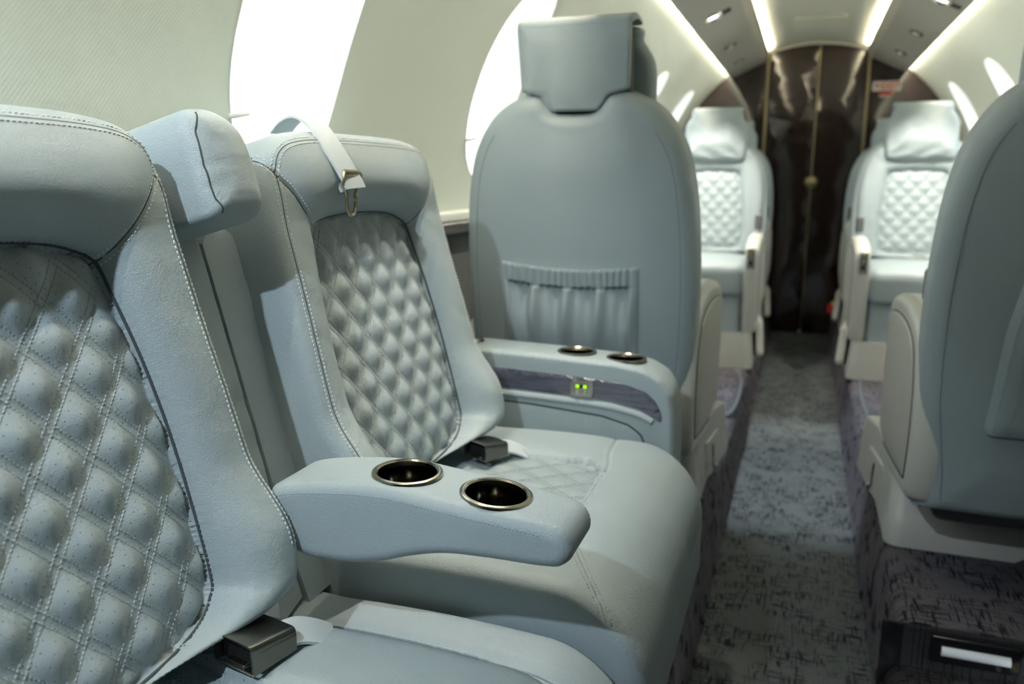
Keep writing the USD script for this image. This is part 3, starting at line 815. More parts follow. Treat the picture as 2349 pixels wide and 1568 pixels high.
# seat cushions: x outwards from the back, y along the sofa
SZ = 0.535
def seat_cushion(y0, y1, insert, label, dz=0.0, seam=None, part='seat_cushion'):
    L = 0.475
    M = np.eye(4); M[:3, 3] = (-0.605, y0, SZ + dz)
    W = y1 - y0
    r = 0.03
    poly = rrect(0, 0, L, W, 0.028)
    fine = [(insert, 0.004)] if insert is not None else []
    P, T, rings = tessellate(poly, 0.011, r, 0.008, fine=fine)
    d = edge_d(poly, P)
    x = P[:, 0]
    side = np.minimum(P[:, 1], W - P[:, 1])
    w = rnd(side, 0.026) * 0.8
    fr = np.clip((x - (L - 0.11)) / 0.11, 0, 1)
    w = w - 0.125 * (1 - np.sqrt(np.maximum(0, 1 - fr ** 2)))
    w = w + 0.012 * np.sin(np.clip(x / L, 0, 1) * math.pi) + 0.010 * smoothstep(-x, -0.12, 0.0)
    if part == 'middle_cushion':
        tt = P[:, 1]
        w = w - 0.55 * np.maximum(0, 0.055 - tt) - 0.003 * np.exp(-((tt - 0.055) / 0.003) ** 2)
    if seam is not None:
        ds = shapely.distance(shapely.points(P), LineString(seam))
        w -= 0.0026 * np.exp(-(ds / 0.004) ** 2) + 0.002 * np.exp(-(ds / 0.016) ** 2)
    if insert is not None:
        inq = shapely.contains_xy(insert, P[:, 0], P[:, 1]); dq = shapely.distance(shapely.points(P), insert.exterior)
        w += np.where(inq, -0.014 * smoothstep(dq, 0.0, 0.006) + puff(P, (0.1, W / 2), 0.069, 0.058, 0.0034, 0.003, 0.010) * smoothstep(dq, 0, 0.012), -0.014 * np.exp(-(dq / 0.010)) * 0.5)
    V = np.c_[P, w]; n = len(P)
    ring = rings[0]
    allV = [V]; F = [T]; prev = ring
    base = P[ring]
    for zz, sh in ((-0.20, 0.0), (-0.26, 0.03), (-0.33, 0.07)):
        b = base.copy()
        f = smoothstep(b[:, 0], L * 0.6, L)
        b[:, 0] -= sh * f
        q = np.c_[b, np.minimum(zz, V[ring, 2] - 0.01)]
        idx = np.arange(len(ring)) + sum(map(len, allV)); allV.append(q)
        a, bb, c, e = prev, np.roll(prev, -1), np.roll(idx, -1), idx
        F += [np.c_[a, e, c], np.c_[a, c, bb]]; prev = idx
    V = np.vstack(allV); F = np.vstack(F)
    if np.sum(base[:, 0] * np.roll(base[:, 1], -1) - np.roll(base[:, 0], -1) * base[:, 1]) < 0: F[len(T):] = F[len(T):, ::-1]
    N = vnormals(V, F)
    c = V[F].mean(1)[:, :2]; isf = np.arange(len(F)) < len(T)
    fq = isf & shapely.contains_xy(insert, c[:, 0], c[:, 1]) if insert is not None else np.zeros(len(F), bool)
    m, nn = subset(V, F, N, ~fq)
    root = put(divan, part, m, 'leather_smooth', M=M, world=True, normals=nn, label=label)
    S = Surf(V[:n], N[:n])
    if insert is not None:
        m, nn = subset(V, F, N, fq); put(root, 'quilted_insert', m, 'leather_perforated', normals=nn)
        st = []
        for fam, l in lattice_lines(insert.buffer(-0.004), (0.1, W / 2), 0.069, 0.058):
            for o in (-0.003, 0.003):
                p3, nn = S.on(offset_line(dens(l), o)); st.append(stitches(p3, nn, 0.0045, 0.0034, 0.0007))
        put(root, 'quilt_stitching', merge(st), 'thread_grey', kind='stuff')
    if part == 'middle_cushion':
        p3, nn = S.on(dens(seam)); put(root, 'piping', tube(p3 + nn * 0.0006, 0.0016, 6), 'leather_smooth')
    elif seam is not None:
        st = []
        p3, nn = S.on(dens(seam)); put(root, 'seam_line', tube(p3, 0.0006, 5), 'piping')
        for o in (-0.006, 0.006):
            p3, nn = S.on(offset_line(dens(seam), o)); st.append(stitches(p3, nn, 0.0048, 0.0034, 0.0007, 0.0004))
        put(root, 'seam_stitching', merge(st), 'thread', kind='stuff')
    return root
ins2 = Polygon(spline([(0.03, 0.12), (0.16, 0.115), (0.30, 0.155), (0.33, 0.20), (0.335, 0.29), (0.325, 0.40), (0.29, 0.425), (0.16, 0.43), (0.03, 0.45)], 120))
seam2 = spline([(0.428, 0.006), (0.395, 0.05), (0.362, 0.11), (0.338, 0.18), (0.333, 0.29), (0.334, 0.40), (0.322, 0.47), (0.318, 0.555)], 80, closed=False)
seat_cushion(0.805, 1.365, ins2, 'far seat cushion with a quilted insert', 0.0, seam2)
ins1 = Polygon(spline([(0.03, 0.16), (0.16, 0.12), (0.28, 0.14), (0.31, 0.22), (0.31, 0.30), (0.27, 0.395), (0.16, 0.435), (0.06, 0.46), (0.02, 0.40)], 120))
seam1 = spline([(0.332, 0.02), (0.33, 0.20), (0.34, 0.33), (0.365, 0.44), (0.395, 0.50), (0.43, 0.548)], 80, closed=False)
seat_cushion(0.115, 0.668, ins1, 'near seat cushion under the metal buckle', -0.004, seam1)
mid_seam = np.array([(0.03, 0.055), (0.15, 0.057), (0.30, 0.055), (0.40, 0.050), (0.455, 0.046)])
seat_cushion(0.672, 0.802, None, 'narrow middle cushion under the armrest', -0.050, mid_seam, 'middle_cushion')
put(divan, 'plinth', move(rbox(0.36, 1.22, 0.20, 0.02), (-0.43, 0.74, ZP + 0.095)), 'side_fabric', world=True)

# fold-down middle armrest with two cup holders
AY, AW = 0.715, 0.098
AZ = 0.688
prof = spline([(-0.50, -0.006), (-0.44, 0.004), (-0.38, 0.008), (-0.32, 0.003), (-0.26, -0.003), (-0.212, -0.009), (-0.190, -0.016), (-0.182, -0.034), (-0.192, -0.050), (-0.215, -0.054),
               (-0.27, -0.053), (-0.31, -0.055), (-0.345, -0.063), (-0.385, -0.076), (-0.43, -0.084), (-0.48, -0.082), (-0.51, -0.06), (-0.515, -0.02)], 140)
# side profile in (x, z), padded across y
PA = Polygon(prof)
def arm_mesh():
    hw = AW / 2
    r = 0.014
    P, T, rings = tessellate(PA, 0.007, r, 0.004)
    d = edge_d(PA, P)
    e = rnd(d, r)
    tap = 1 - 0.10 * smoothstep(P[:, 0], -0.30, -0.19)
    n = len(P)
    V = np.vstack([np.c_[P[:, 0], (-hw * tap - e), P[:, 1]], np.c_[P[:, 0], (hw * tap + e), P[:, 1]]])
    F = [T, T[:, ::-1] + n]
    a = rings[0]; b = np.roll(a, -1)
    F += [np.c_[a, a + n, b + n], np.c_[a, b + n, b]]
    F = np.vstack(F)
    return V, F, n, len(T), e
V, F, n, nt, e = arm_mesh()
m = trimesh.Trimesh(V, F, process=False); m.fix_normals()
F = np.array(m.faces)
CUPS = [(-0.372, AY + 0.0), (-0.272, AY - 0.002)]
def cup(parent, at, r=0.0335, depth=0.045, n=48, M=None, tilt=None):
    k = put(parent, 'cup_holder', lathe([(r - 0.0032, -0.004), (r - 0.0025, 0.0008), (r - 0.0008, 0.0024), (r + 0.0012, 0.0026), (r + 0.0034, 0.0014), (r + 0.004, -0.001), (r + 0.002, -0.003)], n),
            'cup_steel', M=M if M is not None else frame(at, (1, 0, 0), V=(0, 1, 0)), world=True, smooth=35, label='brushed metal cup holder')
    put(k, 'cup_wall', lathe([(r - 0.006, -depth), (r - 0.0035, -depth + 0.003), (r - 0.0032, -0.004)], n), 'cup_dark', smooth=35)
    put(k, 'cup_bottom', lathe([(0.0, -depth + 0.001), (r - 0.004, -depth + 0.001)], n), 'black_gloss')
    return k
# cut round wells out of the top so that the cups are open
import manifold3d as mf
def to_man(V, F):
    t = trimesh.Trimesh(V, F, process=True); t.merge_vertices()
    return mf.Manifold(mf.Mesh(np.asarray(t.vertices, np.float32), np.asarray(t.faces, np.uint32)))
def drill(V, F, centres, r, z0, z1):
    A = to_man(V, F)
    for c in centres:
        A = A - mf.Manifold.cylinder(z1 - z0, r, r, 64).translate((c[0], c[1], z0))
    q = A.to_mesh()
    if len(q.tri_verts) == 0: return V, F
    return np.array(q.vert_properties[:, :3], float), np.array(q.tri_verts)
V = V + [0, AY, AZ]
Vd, Fd = drill(V, F, CUPS, 0.0345, AZ - 0.052, AZ + 0.05)
arm = put(divan, 'armrest', (Vd, Fd), 'leather_smooth', world=True, smooth=70, label='fold-down leather armrest with two cup holders')
for i, c in enumerate(CUPS):
    x = c[0]
    z = AZ + np.interp(x, [-0.44, -0.38, -0.32, -0.26, -0.21], [0.004, 0.008, 0.003, -0.003, -0.009])
    sl = (np.interp(x + 0.03, [-0.44, -0.38, -0.32, -0.26, -0.21], [0.004, 0.008, 0.003, -0.003, -0.009]) - np.interp(x - 0.03, [-0.44, -0.38, -0.32, -0.26, -0.21], [0.004, 0.008, 0.003, -0.003, -0.009])) / 0.06
    cup(arm, None, M=frame((x, c[1], z + 0.0004), (1, 0, sl), V=(0, 1, 0)) if False else frame(np.array((x, c[1], z + 0.0006)), (1, 0, sl), V=(0, 1, 0)), depth=0.040)
# the armrest's top seam stitches
top_line = prof[(prof[:, 1] > -0.02) & (prof[:, 0] < -0.208)]
top_line = top_line[np.argsort(top_line[:, 0])]
st = []
for sy in (-1, 1):
    tap = 1 - 0.10 * smoothstep(top_line[:, 0], -0.30, -0.19)
    l = np.c_[top_line[:, 0], AY + sy * (AW / 2 * tap - 0.0005), AZ + top_line[:, 1] - 0.0105]
    st.append(stitches(l, np.array([0, sy, 0.3]), 0.0040, 0.003, 0.0006, 0.0002))
put(arm, 'seam_stitching', merge(st), 'thread_grey', world=False, kind='stuff', M=frame(-DIV, (1, 0, 0), V=(0, 1, 0)) @ np.linalg.inv(frame(-DIV, (1, 0, 0), V=(0, 1, 0))))

# ------------------------------------------------------------------ end armrest that closes the sofa (its own cabinet)
EY0, EY1 = 1.375, 1.475
ex = thing('end_armrest', 'solid side armrest with veneer strip and cup holders at the far sofa end', 'armrest', (-0.40, 1.42, ZP))
EP = rpoly([(-0.80, ZP + 0.02), (-0.183, ZP + 0.02), (-0.186, 0.45), (-0.190, 0.585), (-0.198, 0.625), (-0.215, 0.650), (-0.245, 0.666), (-0.30, 0.674), (-0.45, 0.680), (-0.80, 0.688)], 0.012)
Me = np.eye(4); Me[:3, 0], Me[:3, 1], Me[:3, 2] = (1, 0, 0), (0, 0, 1), (0, -1, 0); Me[:3, 3] = (0, EY0, 0)
V, F = pad(EP, 0.02, 0.0, -(EY1 - EY0), 0.010, sb=0.012, rb=0.010)
V = np.c_[V[:, 0], EY0 - V[:, 2], V[:, 1]]
F = F[:, ::-1] if trimesh.Trimesh(V, F, process=False).volume < 0 else F
EC = [(-0.382, 1.428), (-0.288, 1.424)]
V, F = drill(V, F, EC, 0.0345, 0.63, 0.75)
put(ex, 'body', (V, F), 'shroud' if False else 'leather_smooth', world=True, smooth=35)
for c in EC:
    z = np.interp(c[0], [-0.45, -0.30, -0.245], [0.680, 0.674, 0.666])
    cup(ex, (c[0], c[1], z + 0.0008), depth=0.042)
ven = rpoly([(-0.80, 0.615), (-0.46, 0.609), (-0.36, 0.606), (-0.30, 0.602), (-0.25, 0.592), (-0.223, 0.577), (-0.212, 0.570), (-0.211, 0.585), (-0.222, 0.608), (-0.240, 0.625), (-0.28, 0.637), (-0.36, 0.643), (-0.50, 0.648), (-0.80, 0.654)], 0.003)
put(ex, 'veneer_strip', pad(ven, 0.03, 0.0022, -0.004, 0.0015, sb=0.008), 'veneer', M=Me, world=True, label='glossy blue-grey wood veneer strip')
lip = dens([(-0.80, 0.606), (-0.46, 0.600), (-0.36, 0.597), (-0.30, 0.593), (-0.25, 0.583), (-0.228, 0.573)], 0.01)
put(ex, 'lip', tube(np.c_[lip[:, 0], np.full(len(lip), EY0 - 0.002), lip[:, 1]], 0.006, 8), 'leather_smooth', world=True)
ip = rpoly([(-0.80, 0.25), (-0.236, 0.25), (-0.238, 0.52), (-0.246, 0.545), (-0.27, 0.562), (-0.32, 0.574), (-0.46, 0.584), (-0.80, 0.59)], 0.012)
put(ex, 'inset_panel', pad(ip, 0.05, 0.003, -0.004, 0.003, sb=0.015), 'leather_smooth', M=Me, world=True)
gl = dens(list(ip.exterior.coords), 0.01); gl = gl[(gl[:, 0] > -0.70)]
gl = gl[np.argsort(np.arctan2(gl[:, 1] - 0.40, gl[:, 0] + 0.40))]
put(ex, 'panel_joint', tube(np.c_[gl[:, 0], np.full(len(gl), EY0 - 0.0005), gl[:, 1]], 0.0016, 6), 'seam_dark', world=True)
sp = put(ex, 'switch_plate', pad(rrect(-0.021, -0.0145, 0.021, 0.0145, 0.003), 0.01, 0.003, -0.002, 0.0012), 'brushed_steel', M=Me @ frame((-0.357, 0.622, 0.0028), (1, -0.02, 0), V=(0.02, 1, 0)), world=True, label='small metal switch plate with two green lights')
put(sp, 'dark_slot', pad(rrect(-0.0135, 0.0015, 0.0135, 0.0085, 0.003), 0.01, 0.0034, 0.002, 0.0003), 'black_gloss')
for sx in (-0.0075, 0.0065):
    put(sp, 'green_light', pad(rrect(sx - 0.0034, 0.0020, sx + 0.0034, 0.0080, 0.0005), 0.01, 0.0042, 0.003, 0.0004), 'green_glow', label='lit green indicator')
    put(sp, 'button', lathe([(0.0, 0.0062), (0.0025, 0.0056), (0.0036, 0.004), (0.0042, 0.0028)], 20), 'chrome', M=frame((sx, -0.0055, 0), (1, 0, 0), V=(0, 1, 0)))
put(ex, 'hinge_cap', lathe([(0.0, 0.006), (0.012, 0.005), (0.016, 0.0)], 24), 'dark_metal', M=frame((-0.585, 1.43, 0.684), (1, 0, 0), V=(0, 1, 0)), world=True)

# ------------------------------------------------------------------ belt buckles lying on the sofa
def buckle(loc, rz, label, tilt=(0, 0), sc=1.0, tail=None):
    t = thing('belt_buckle', label, 'seat belt buckle', loc, rz)
    R = rot((1, 0, 0), tilt[0]) @ rot((0, 1, 0), tilt[1])
    M = np.eye(4); M[:3, :3] = R * sc
    lx, ly, lz = 0.054, 0.054, 0.030
    # brushed shell open at the front (-x)
    sh = Polygon([(-ly / 2, 0), (-ly / 2, lz - 0.004), (-ly / 2 + 0.003, lz), (ly / 2 - 0.003, lz), (ly / 2, lz - 0.004), (ly / 2, 0), (ly / 2 - 0.0025, 0), (ly / 2 - 0.0025, lz - 0.003), (-ly / 2 + 0.0025, lz - 0.003), (-ly / 2 + 0.0025, 0)])
    V, F = pad(sh, 0.01, 0.0, -lx, 0.0008, sb=0.003)
    V = np.c_[-lx / 2 - V[:, 2], V[:, 0], V[:, 1]]
    F = F if trimesh.Trimesh(V, F, process=False).volume > 0 else F[:, ::-1]
    # the lid curves down towards the strap
    V[:, 2] -= 0.006 * smoothstep(V[:, 0], 0.0, 0.03) * (V[:, 2] > 0.02)
    put(t, 'cover', (V, F), 'gunmetal', M=M, smooth=30)
    put(t, 'inner_block', move(rbox(lx - 0.010, ly - 0.007, lz - 0.010, 0.002), (0.003, 0, (lz - 0.010) / 2 + 0.001)), 'black', M=M)
    put(t, 'tongue', move(rbox(0.010, 0.026, 0.0045, 0.0015), (-lx / 2 + 0.006, 0, 0.004)), 'dark_metal', M=M)
    put(t, 'front_edge', move(rbox(0.002, ly, 0.003, 0.0008), (-lx / 2 + 0.001, 0, 0.0015)), 'brushed_steel', M=M)
    p = tail or [(0.018, -0.010, 0.012), (0.040, -0.014, 0.010), (0.058, -0.022, 0.002), (0.075, -0.03, -0.010)]
    put(t, 'webbing', ribbon(spline(p, 24, closed=False), (0.45, 0.8, 0.5), 0.016, 0.003), 'webbing', M=M)
    return t
buckle((-0.470, 0.579, 0.546), 78, 'brushed metal belt buckle lying on the near sofa cushion', (0, 0), 1.0)
buckle((-0.470, 1.186, 0.545), 65, 'brushed metal belt buckle lying on the far sofa cushion by the quilted back', (0, 0), 0.95)

# ------------------------------------------------------------------ shoulder strap draped over the far back
t = thing('shoulder_strap', 'pale webbing shoulder strap with metal hook draped over the far sofa back', 'seat belt', (-0.60, 0.95, 1.02))
pth = spline([(-0.700, 0.990, 1.058), (-0.675, 0.978, 1.072), (-0.645, 0.965, 1.077), (-0.617, 0.955, 1.065), (-0.592, 0.952, 1.036), (-0.574, 0.958, 1.003), (-0.566, 0.964, 0.983)], 60, closed=False)
put(t, 'webbing', ribbon(pth, (0.10, 1.0, 0.05), 0.0215, 0.003), 'webbing', world=True)
back_loop = pth[-16:] + np.c_[np.full(16, -0.010), np.zeros(16), np.full(16, -0.004)]
put(t, 'folded_end', ribbon(back_loop, (0.10, 1.0, 0.05), 0.019, 0.0028), 'webbing', world=True)
Mh = back_M(0.963)
zz = []
for p_ in ([(-0.020, 0.484), (-0.021, 0.470), (-0.013, 0.455), (-0.011, 0.440), (-0.002, 0.430), (0.008, 0.432), (0.011, 0.444), (0.010, 0.455), (0.019, 0.470), (0.019, 0.482), (-0.020, 0.484)],):
    q = spline(p_, 80, closed=False)
    zz.append(tube(np.c_[q, 0.030 - 0.35 * (0.48 - q[:, 1])], 0.0026, 8))
zz.append(tube([(-0.019, 0.478, 0.029), (0.018, 0.478, 0.029)], 0.0028, 8))
put(t, 'hook', merge(zz), 'brass', M=Mh, world=True, label='wire metal hook')

# ================================================================== SINGLE SEATS
# local axes: +Y the way the seat faces, +X the aisle side (mirrored with s=-1), z = 0 on the platform
def make_seat(name, label, loc, rz, s, rear, group=None, lean_deg=7, slide=0.0):
    t = thing(name, label, 'seat', loc, rz, group)
    X = lambda m: (np.asarray(m[0]) * [s, 1, 1], np.asarray(m[1]) if s > 0 else np.asarray(m[1])[:, ::-1])
    def P_(parent, nm, mesh, m, **k): return put(parent, nm, X(mesh), m, **k)
    lean = math.radians(lean_deg)
    bv = np.array([0, -math.sin(lean), math.cos(lean)])      # up the back, leaning backwards (-Y)
    bn = np.array([0, -math.cos(lean), -math.sin(lean)])     # out of the rear face
    O = np.array([0, -0.222, 0.36])
    def rear_pt(m):      # (x, v, w): w out of the rear face
        V = np.asarray(m[0]); return O + V[:, :1] * [1, 0, 0] + V[:, 1:2] * bv + V[:, 2:3] * bn, m[1]
    def flip(m): return m[0], np.asarray(m[1])[:, ::-1]
    def fix(m):
        V, F = m
        return (V, F) if trimesh.Trimesh(V, F, process=False).volume >= 0 else (V, F[:, ::-1])
    # rear shell outline (x, v measured from z=.36 up the back)
    half = [(0.035, 0.575), (0.050, 0.583), (0.066, 0.603), (0.085, 0.612), (0.12, 0.607), (0.178, 0.570), (0.222, 0.498), (0.243, 0.40), (0.252, 0.27), (0.252, 0.15), (0.247, 0.05), (0.236, -0.03), (0.228, -0.09), (0.222, -0.16)]
    out = [(-x, y) for x, y in half[::-1]] + [(0.0, 0.573)] + half
    pg = Polygon(spline(out[: len(half)] + [(-0.018, 0.573)] + [(0.018, 0.573)] + half + [(0.205, -0.178), (-0.205, -0.178)], 330))
    crown = lambda P, d: 0.012 * smoothstep(d, 0, 0.12) - 0.004 * np.exp(-((d - 0.032) / 0.002) ** 2) + 0.0016 * (meshkit.fbm(np.c_[P * 9, 0 * d], 3, 5) - 0.5) * smoothstep(d, 0.03, 0.08)
    m = pad(pg, 0.012, 0.0, -0.115, 0.034, crown, rb=0.02, sb=0.009)
    shell = P_(t, 'backrest', fix(rear_pt(m)), 'leather_smooth')
    ring = ring_pts(pg.buffer(-0.030).exterior, 0.006)
    ring = np.vstack([ring, ring[:1]])
    k0 = int(np.argmin(ring[:, 1])); ring = np.roll(ring[:-1], -k0, axis=0); ring = ring[ring[:, 1] > -0.15]
    n_ = len(m[0]) // 2
    S = Surf(m[0][:n_], vnormals(*m)[:n_])
    p3, nn = S.on(ring)
    bad = np.r_[0, np.linalg.norm(np.diff(ring, axis=0), axis=1)] > 0.05
    for sg in (-1, 1):
        q_ = p3[(sg * ring[:, 0] > 0.165) & (ring[:, 1] > -0.15)]
        q_ = q_[np.argsort(q_[:, 1])]
        P_(shell, 'rear_piping', rear_pt(tube(q_ + [0, 0, -0.0002], 0.0009, 6)), 'piping')
    # head rest: flap wrapped over a core, pillow in front
    hr = P_(t, 'headrest', fix(rear_pt(move(pad(rrect(-0.108, 0.595, 0.108, 0.741, 0.014), 0.012, -0.045, -0.095, 0.015, sb=0.008, rb=0.015), (0, 0, 0)))), 'side_fabric', label='dark core of the headrest')
    fpg = rpoly([(-0.050, 0.578), (0.046, 0.578), (0.060, 0.590), (0.070, 0.608), (0.112, 0.618), (0.116, 0.744), (-0.116, 0.744), (-0.112, 0.618), (-0.072, 0.608), (-0.062, 0.590)], 0.006)
    m = pad(fpg, 0.010, -0.014, -0.026, 0.007, lambda P, d: 0.004 * smoothstep(d, 0, 0.05) + 0.004 * (meshkit.fbm(np.c_[P * 14, 0 * d], 3, 3) - 0.5) * smoothstep(d, 0, 0.02), sb=0.008)
    fl2 = P_(t, 'headrest_flap', fix(rear_pt(m)), 'leather_smooth', label='leather flap that hangs behind the headrest')
    topf = pad(rrect(-0.117, -0.135, 0.117, -0.014, 0.012), 0.012, 0.750, 0.738, 0.006, sb=0.008)
    V = np.c_[topf[0][:, 0], topf[0][:, 2] + 0.010 * np.sin((topf[0][:, 1] + 0.135) / 0.12 * math.pi), topf[0][:, 1]]
    P_(t, 'headrest_top', fix(rear_pt((V, topf[1]))), 'leather_smooth')
    # pillow
    def front_pt(m):     # (x, v, w): w out of the front face
        V = np.asarray(m[0]); return O + V[:, :1] * [1, 0, 0] + V[:, 1:2] * bv - (V[:, 2:3]) * bn, m[1]
    # loose pillow, soft pointed corners, hanging low in front
    pp = Polygon(spline([(k_ * 0.83, v_) for k_, v_ in [(-0.150, 0.505), (-0.08, 0.503), (0, 0.502), (0.08, 0.503), (0.150, 0.505), (0.168, 0.53), (0.172, 0.60), (0.170, 0.66), (0.150, 0.695), (0.138, 0.708), (0.136, 0.732), (0.07, 0.744), (0, 0.747), (-0.07, 0.744), (-0.136, 0.732), (-0.138, 0.708), (-0.150, 0.695), (-0.170, 0.66), (-0.172, 0.60), (-0.168, 0.53)]], 160))
    pcr = lambda P, d: 0.030 * smoothstep(d, 0, 0.09) + 0.008 * (meshkit.fbm(np.c_[P[:, 0] * 11, P[:, 1] * 11, 0 * d], 3, 9) - 0.5) * smoothstep(d, 0, 0.03) + 0.004 * np.sin(P[:, 0] * 55 + P[:, 1] * 70) * smoothstep(0.57 - P[:, 1], 0, 0.05) * smoothstep(d, 0, .02)
    m = pad(pp, 0.009, 0.172, 0.120, 0.022, pcr, rb=0.02, sb=0.008)
    pil = P_(t, 'pillow', fix(front_pt(m)), 'leather_smooth', label='soft leather head pillow with a stitched emblem')
    n_ = len(m[0]) // 2
    S = Surf(m[0][:n_], vnormals(*m)[:n_])
    # stitched emblem: two slanted peaks with a hatched facet
    em = [[(-0.038, -0.030), (-0.036, 0.022), (-0.022, 0.032), (-0.012, 0.020), (-0.014, 0.040), (0.000, 0.048), (0.026, 0.026), (0.042, 0.012), (0.042, -0.020), (0.030, -0.032), (-0.038, -0.030)],
          [(-0.030, -0.026), (-0.024, 0.020), (0.010, -0.020), (0.028, -0.026)], [(-0.008, 0.036), (0.036, -0.018)], [(0.002, 0.026), (0.034, -0.008)], [(0.006, 0.010), (0.036, -0.026)],
          [(-0.024, -0.006), (-0.006, -0.026)], [(-0.028, -0.016), (-0.016, -0.028)]]
    tb = []
    for l in em:
        q = dens(np.array(l) * [s * 0.85, 0.85] + [-0.012 * s, 0.638], 0.004)
        p3, nn = S.on(q); tb.append(tube(p3 + nn * 0.0002, 0.0011, 5))
    P_(pil, 'emblem', front_pt(merge(tb)), 'thread_grey', label='stitched emblem')
    # front of the back: bolsters around a quilted panel (v above the seat)
    bp = Polygon(spline([(-0.205, 0.08), (-0.225, 0.13), (-0.234, 0.25), (-0.232, 0.38), (-0.216, 0.475), (-0.175, 0.55), (-0.11, 0.585), (0, 0.59), (0.11, 0.585), (0.175, 0.55), (0.216, 0.475), (0.232, 0.38), (0.234, 0.25), (0.225, 0.13), (0.205, 0.08), (0, 0.075)], 200))
    qp = Polygon(spline([(-0.118, 0.10), (-0.138, 0.13), (-0.142, 0.25), (-0.130, 0.38), (-0.122, 0.435), (-0.105, 0.455), (-0.05, 0.463), (0, 0.464), (0.05, 0.463), (0.105, 0.455), (0.122, 0.435), (0.130, 0.38), (0.142, 0.25), (0.138, 0.13), (0.118, 0.10), (0, 0.098)], 200))
    P, T, rings = tessellate(bp, 0.014, 0.03, 0.009, fine=[(qp.buffer(0.004), 0.005)])
    d = edge_d(bp, P); inq = shapely.contains_xy(qp, P[:, 0], P[:, 1]); dq = shapely.distance(shapely.points(P), qp.exterior)
    q = np.clip(np.where(inq, 0, dq) / 0.04, 0, 1)
    w = 0.120 + rnd(d, 0.03) + 0.024 * np.sqrt(np.maximum(0, 1 - (1 - q) ** 2))
    w = np.where(inq, 0.114 + puff(P, (0, 0.12), 0.066, 0.066, 0.0065, 0.001, 0.009) * smoothstep(dq, 0, 0.01) + 0.008 * smoothstep(dq, 0, 0.04), w)
    for sg in (-1, 1):
        ds = shapely.distance(shapely.points(P), LineString([(sg * 0.112, 0.452), (sg * 0.19, 0.535)]))
        w -= np.where(inq, 0, 0.004 * np.exp(-(ds / 0.005) ** 2))
    V = np.c_[P, w]; n = len(P)
    rg = rings[0]
    V = np.vstack([V, np.c_[P[rg], np.full(len(rg), 0.06)]])
    idx = np.arange(len(rg)) + n
    a, b, c_, e_ = rg, np.roll(rg, -1), np.roll(idx, -1), idx
    SF = np.vstack([np.c_[a, e_, c_], np.c_[a, c_, b]])
    if np.sum(P[rg][:, 0] * np.roll(P[rg][:, 1], -1) - np.roll(P[rg][:, 0], -1) * P[rg][:, 1]) < 0: SF = SF[:, ::-1]
    F = np.vstack([T, SF])
    W3 = front_pt((V, F))[0]
    # x, v, front normal: check handedness
    fn = np.cross(W3[F[0, 1]] - W3[F[0, 0]], W3[F[0, 2]] - W3[F[0, 0]])
    if fn[1] < 0: F = F[:, ::-1]
    N = vnormals(W3, F)
    cc = V[F].mean(1)[:, :2]; isf = np.arange(len(F)) < len(T)
    fq = isf & shapely.contains_xy(qp, cc[:, 0], cc[:, 1])
    def sub(mask, parent, nm, mt):
        (v_, f_), n__ = subset(W3, F, N, mask)
        if s < 0: f_ = f_[:, ::-1]
        return put(parent, nm, (v_ * [s, 1, 1], f_), mt, normals=n__ * [s, 1, 1])
    fc = sub(~fq, t, 'back_cushion', 'leather_smooth')
    sub(fq, fc, 'quilted_panel', 'leather_smooth')
    # seat cushion, leg rest, base
    sc = pad(rrect(-0.225, -0.21, 0.198, 0.36, 0.04), 0.02, 0.445, 0.31, 0.045, lambda P, d: 0.012 * smoothstep(d, 0, 0.15) + 0.004 * (meshkit.fbm(np.c_[P * 12, 0 * d], 3, 2) - 0.5), rb=0.02, sb=0.015)
    P_(t, 'seat_cushion', sc, 'leather')
    lr = pad(rrect(-0.20, 0.115, 0.19, 0.325, 0.02), 0.03, 0.0, -0.05, 0.018, sb=0.015)
    P_(t, 'leg_rest', fix((np.c_[lr[0][:, 0], 0.335 + lr[0][:, 2], lr[0][:, 1]], lr[1])), 'leather_smooth')
    P_(t, 'seat_frame', move(rbox(0.40, 0.40, 0.19, 0.02), (-0.01, 0.09, 0.232)), 'grey_plastic')
    bs = []
    # flared plinth: bottom rectangle to a narrower top
    def loft(b, tp, z0, z1, r0=0.03):
        A = ring_pts(rrect(*b, r0).exterior, 0.012); k = len(A)
        cb, ct = np.array([(b[0] + b[2]) / 2, (b[1] + b[3]) / 2]), np.array([(tp[0] + tp[2]) / 2, (tp[1] + tp[3]) / 2])
        sc_ = np.array([(tp[2] - tp[0]) / (b[2] - b[0]), (tp[3] - tp[1]) / (b[3] - b[1])])
        rows = []
        for f, z in ((0.0, z0), (0.0, z0 + 0.04), (0.25, z0 + 0.07), (1.0, z1)):
            rows.append(np.c_[(A - cb) * (1 + (sc_ - 1) * f) + cb + (ct - cb) * f, np.full(k, z)])
        V = np.vstack(rows + [np.r_[ct, z1][None], np.r_[cb, z0][None]])
        F = []
        for i in range(3):
            for j in range(k):
                q = (j + 1) % k
                F += [[i * k + j, i * k + q, (i + 1) * k + q], [i * k + j, (i + 1) * k + q, (i + 1) * k + j]]
        for j in range(k):
            q = (j + 1) % k
            F += [[3 * k + j, 3 * k + q, 4 * k], [q, j, 4 * k + 1]]
        return fix((V, np.array(F)))
    def loft_(*a):   # the base can sit a little forward on its rails
        V, F = loft(*a); return V + [0, slide, 0], F
    base = P_(t, 'base', loft_((-0.22, -0.03, 0.250, 0.37), (-0.20, 0.03, 0.238, 0.36), 0.0, 0.15), 'shroud')
    # aisle-side base cheek with lever
    ck = pad(rpoly([(-0.02, 0.03), (0.20, 0.03), (0.34, 0.05), (0.31, 0.205), (0.20, 0.215), (0.05, 0.17)], 0.02), 0.03, 0.0, -0.03, 0.012, sb=0.012)
    tl = math.radians(10)
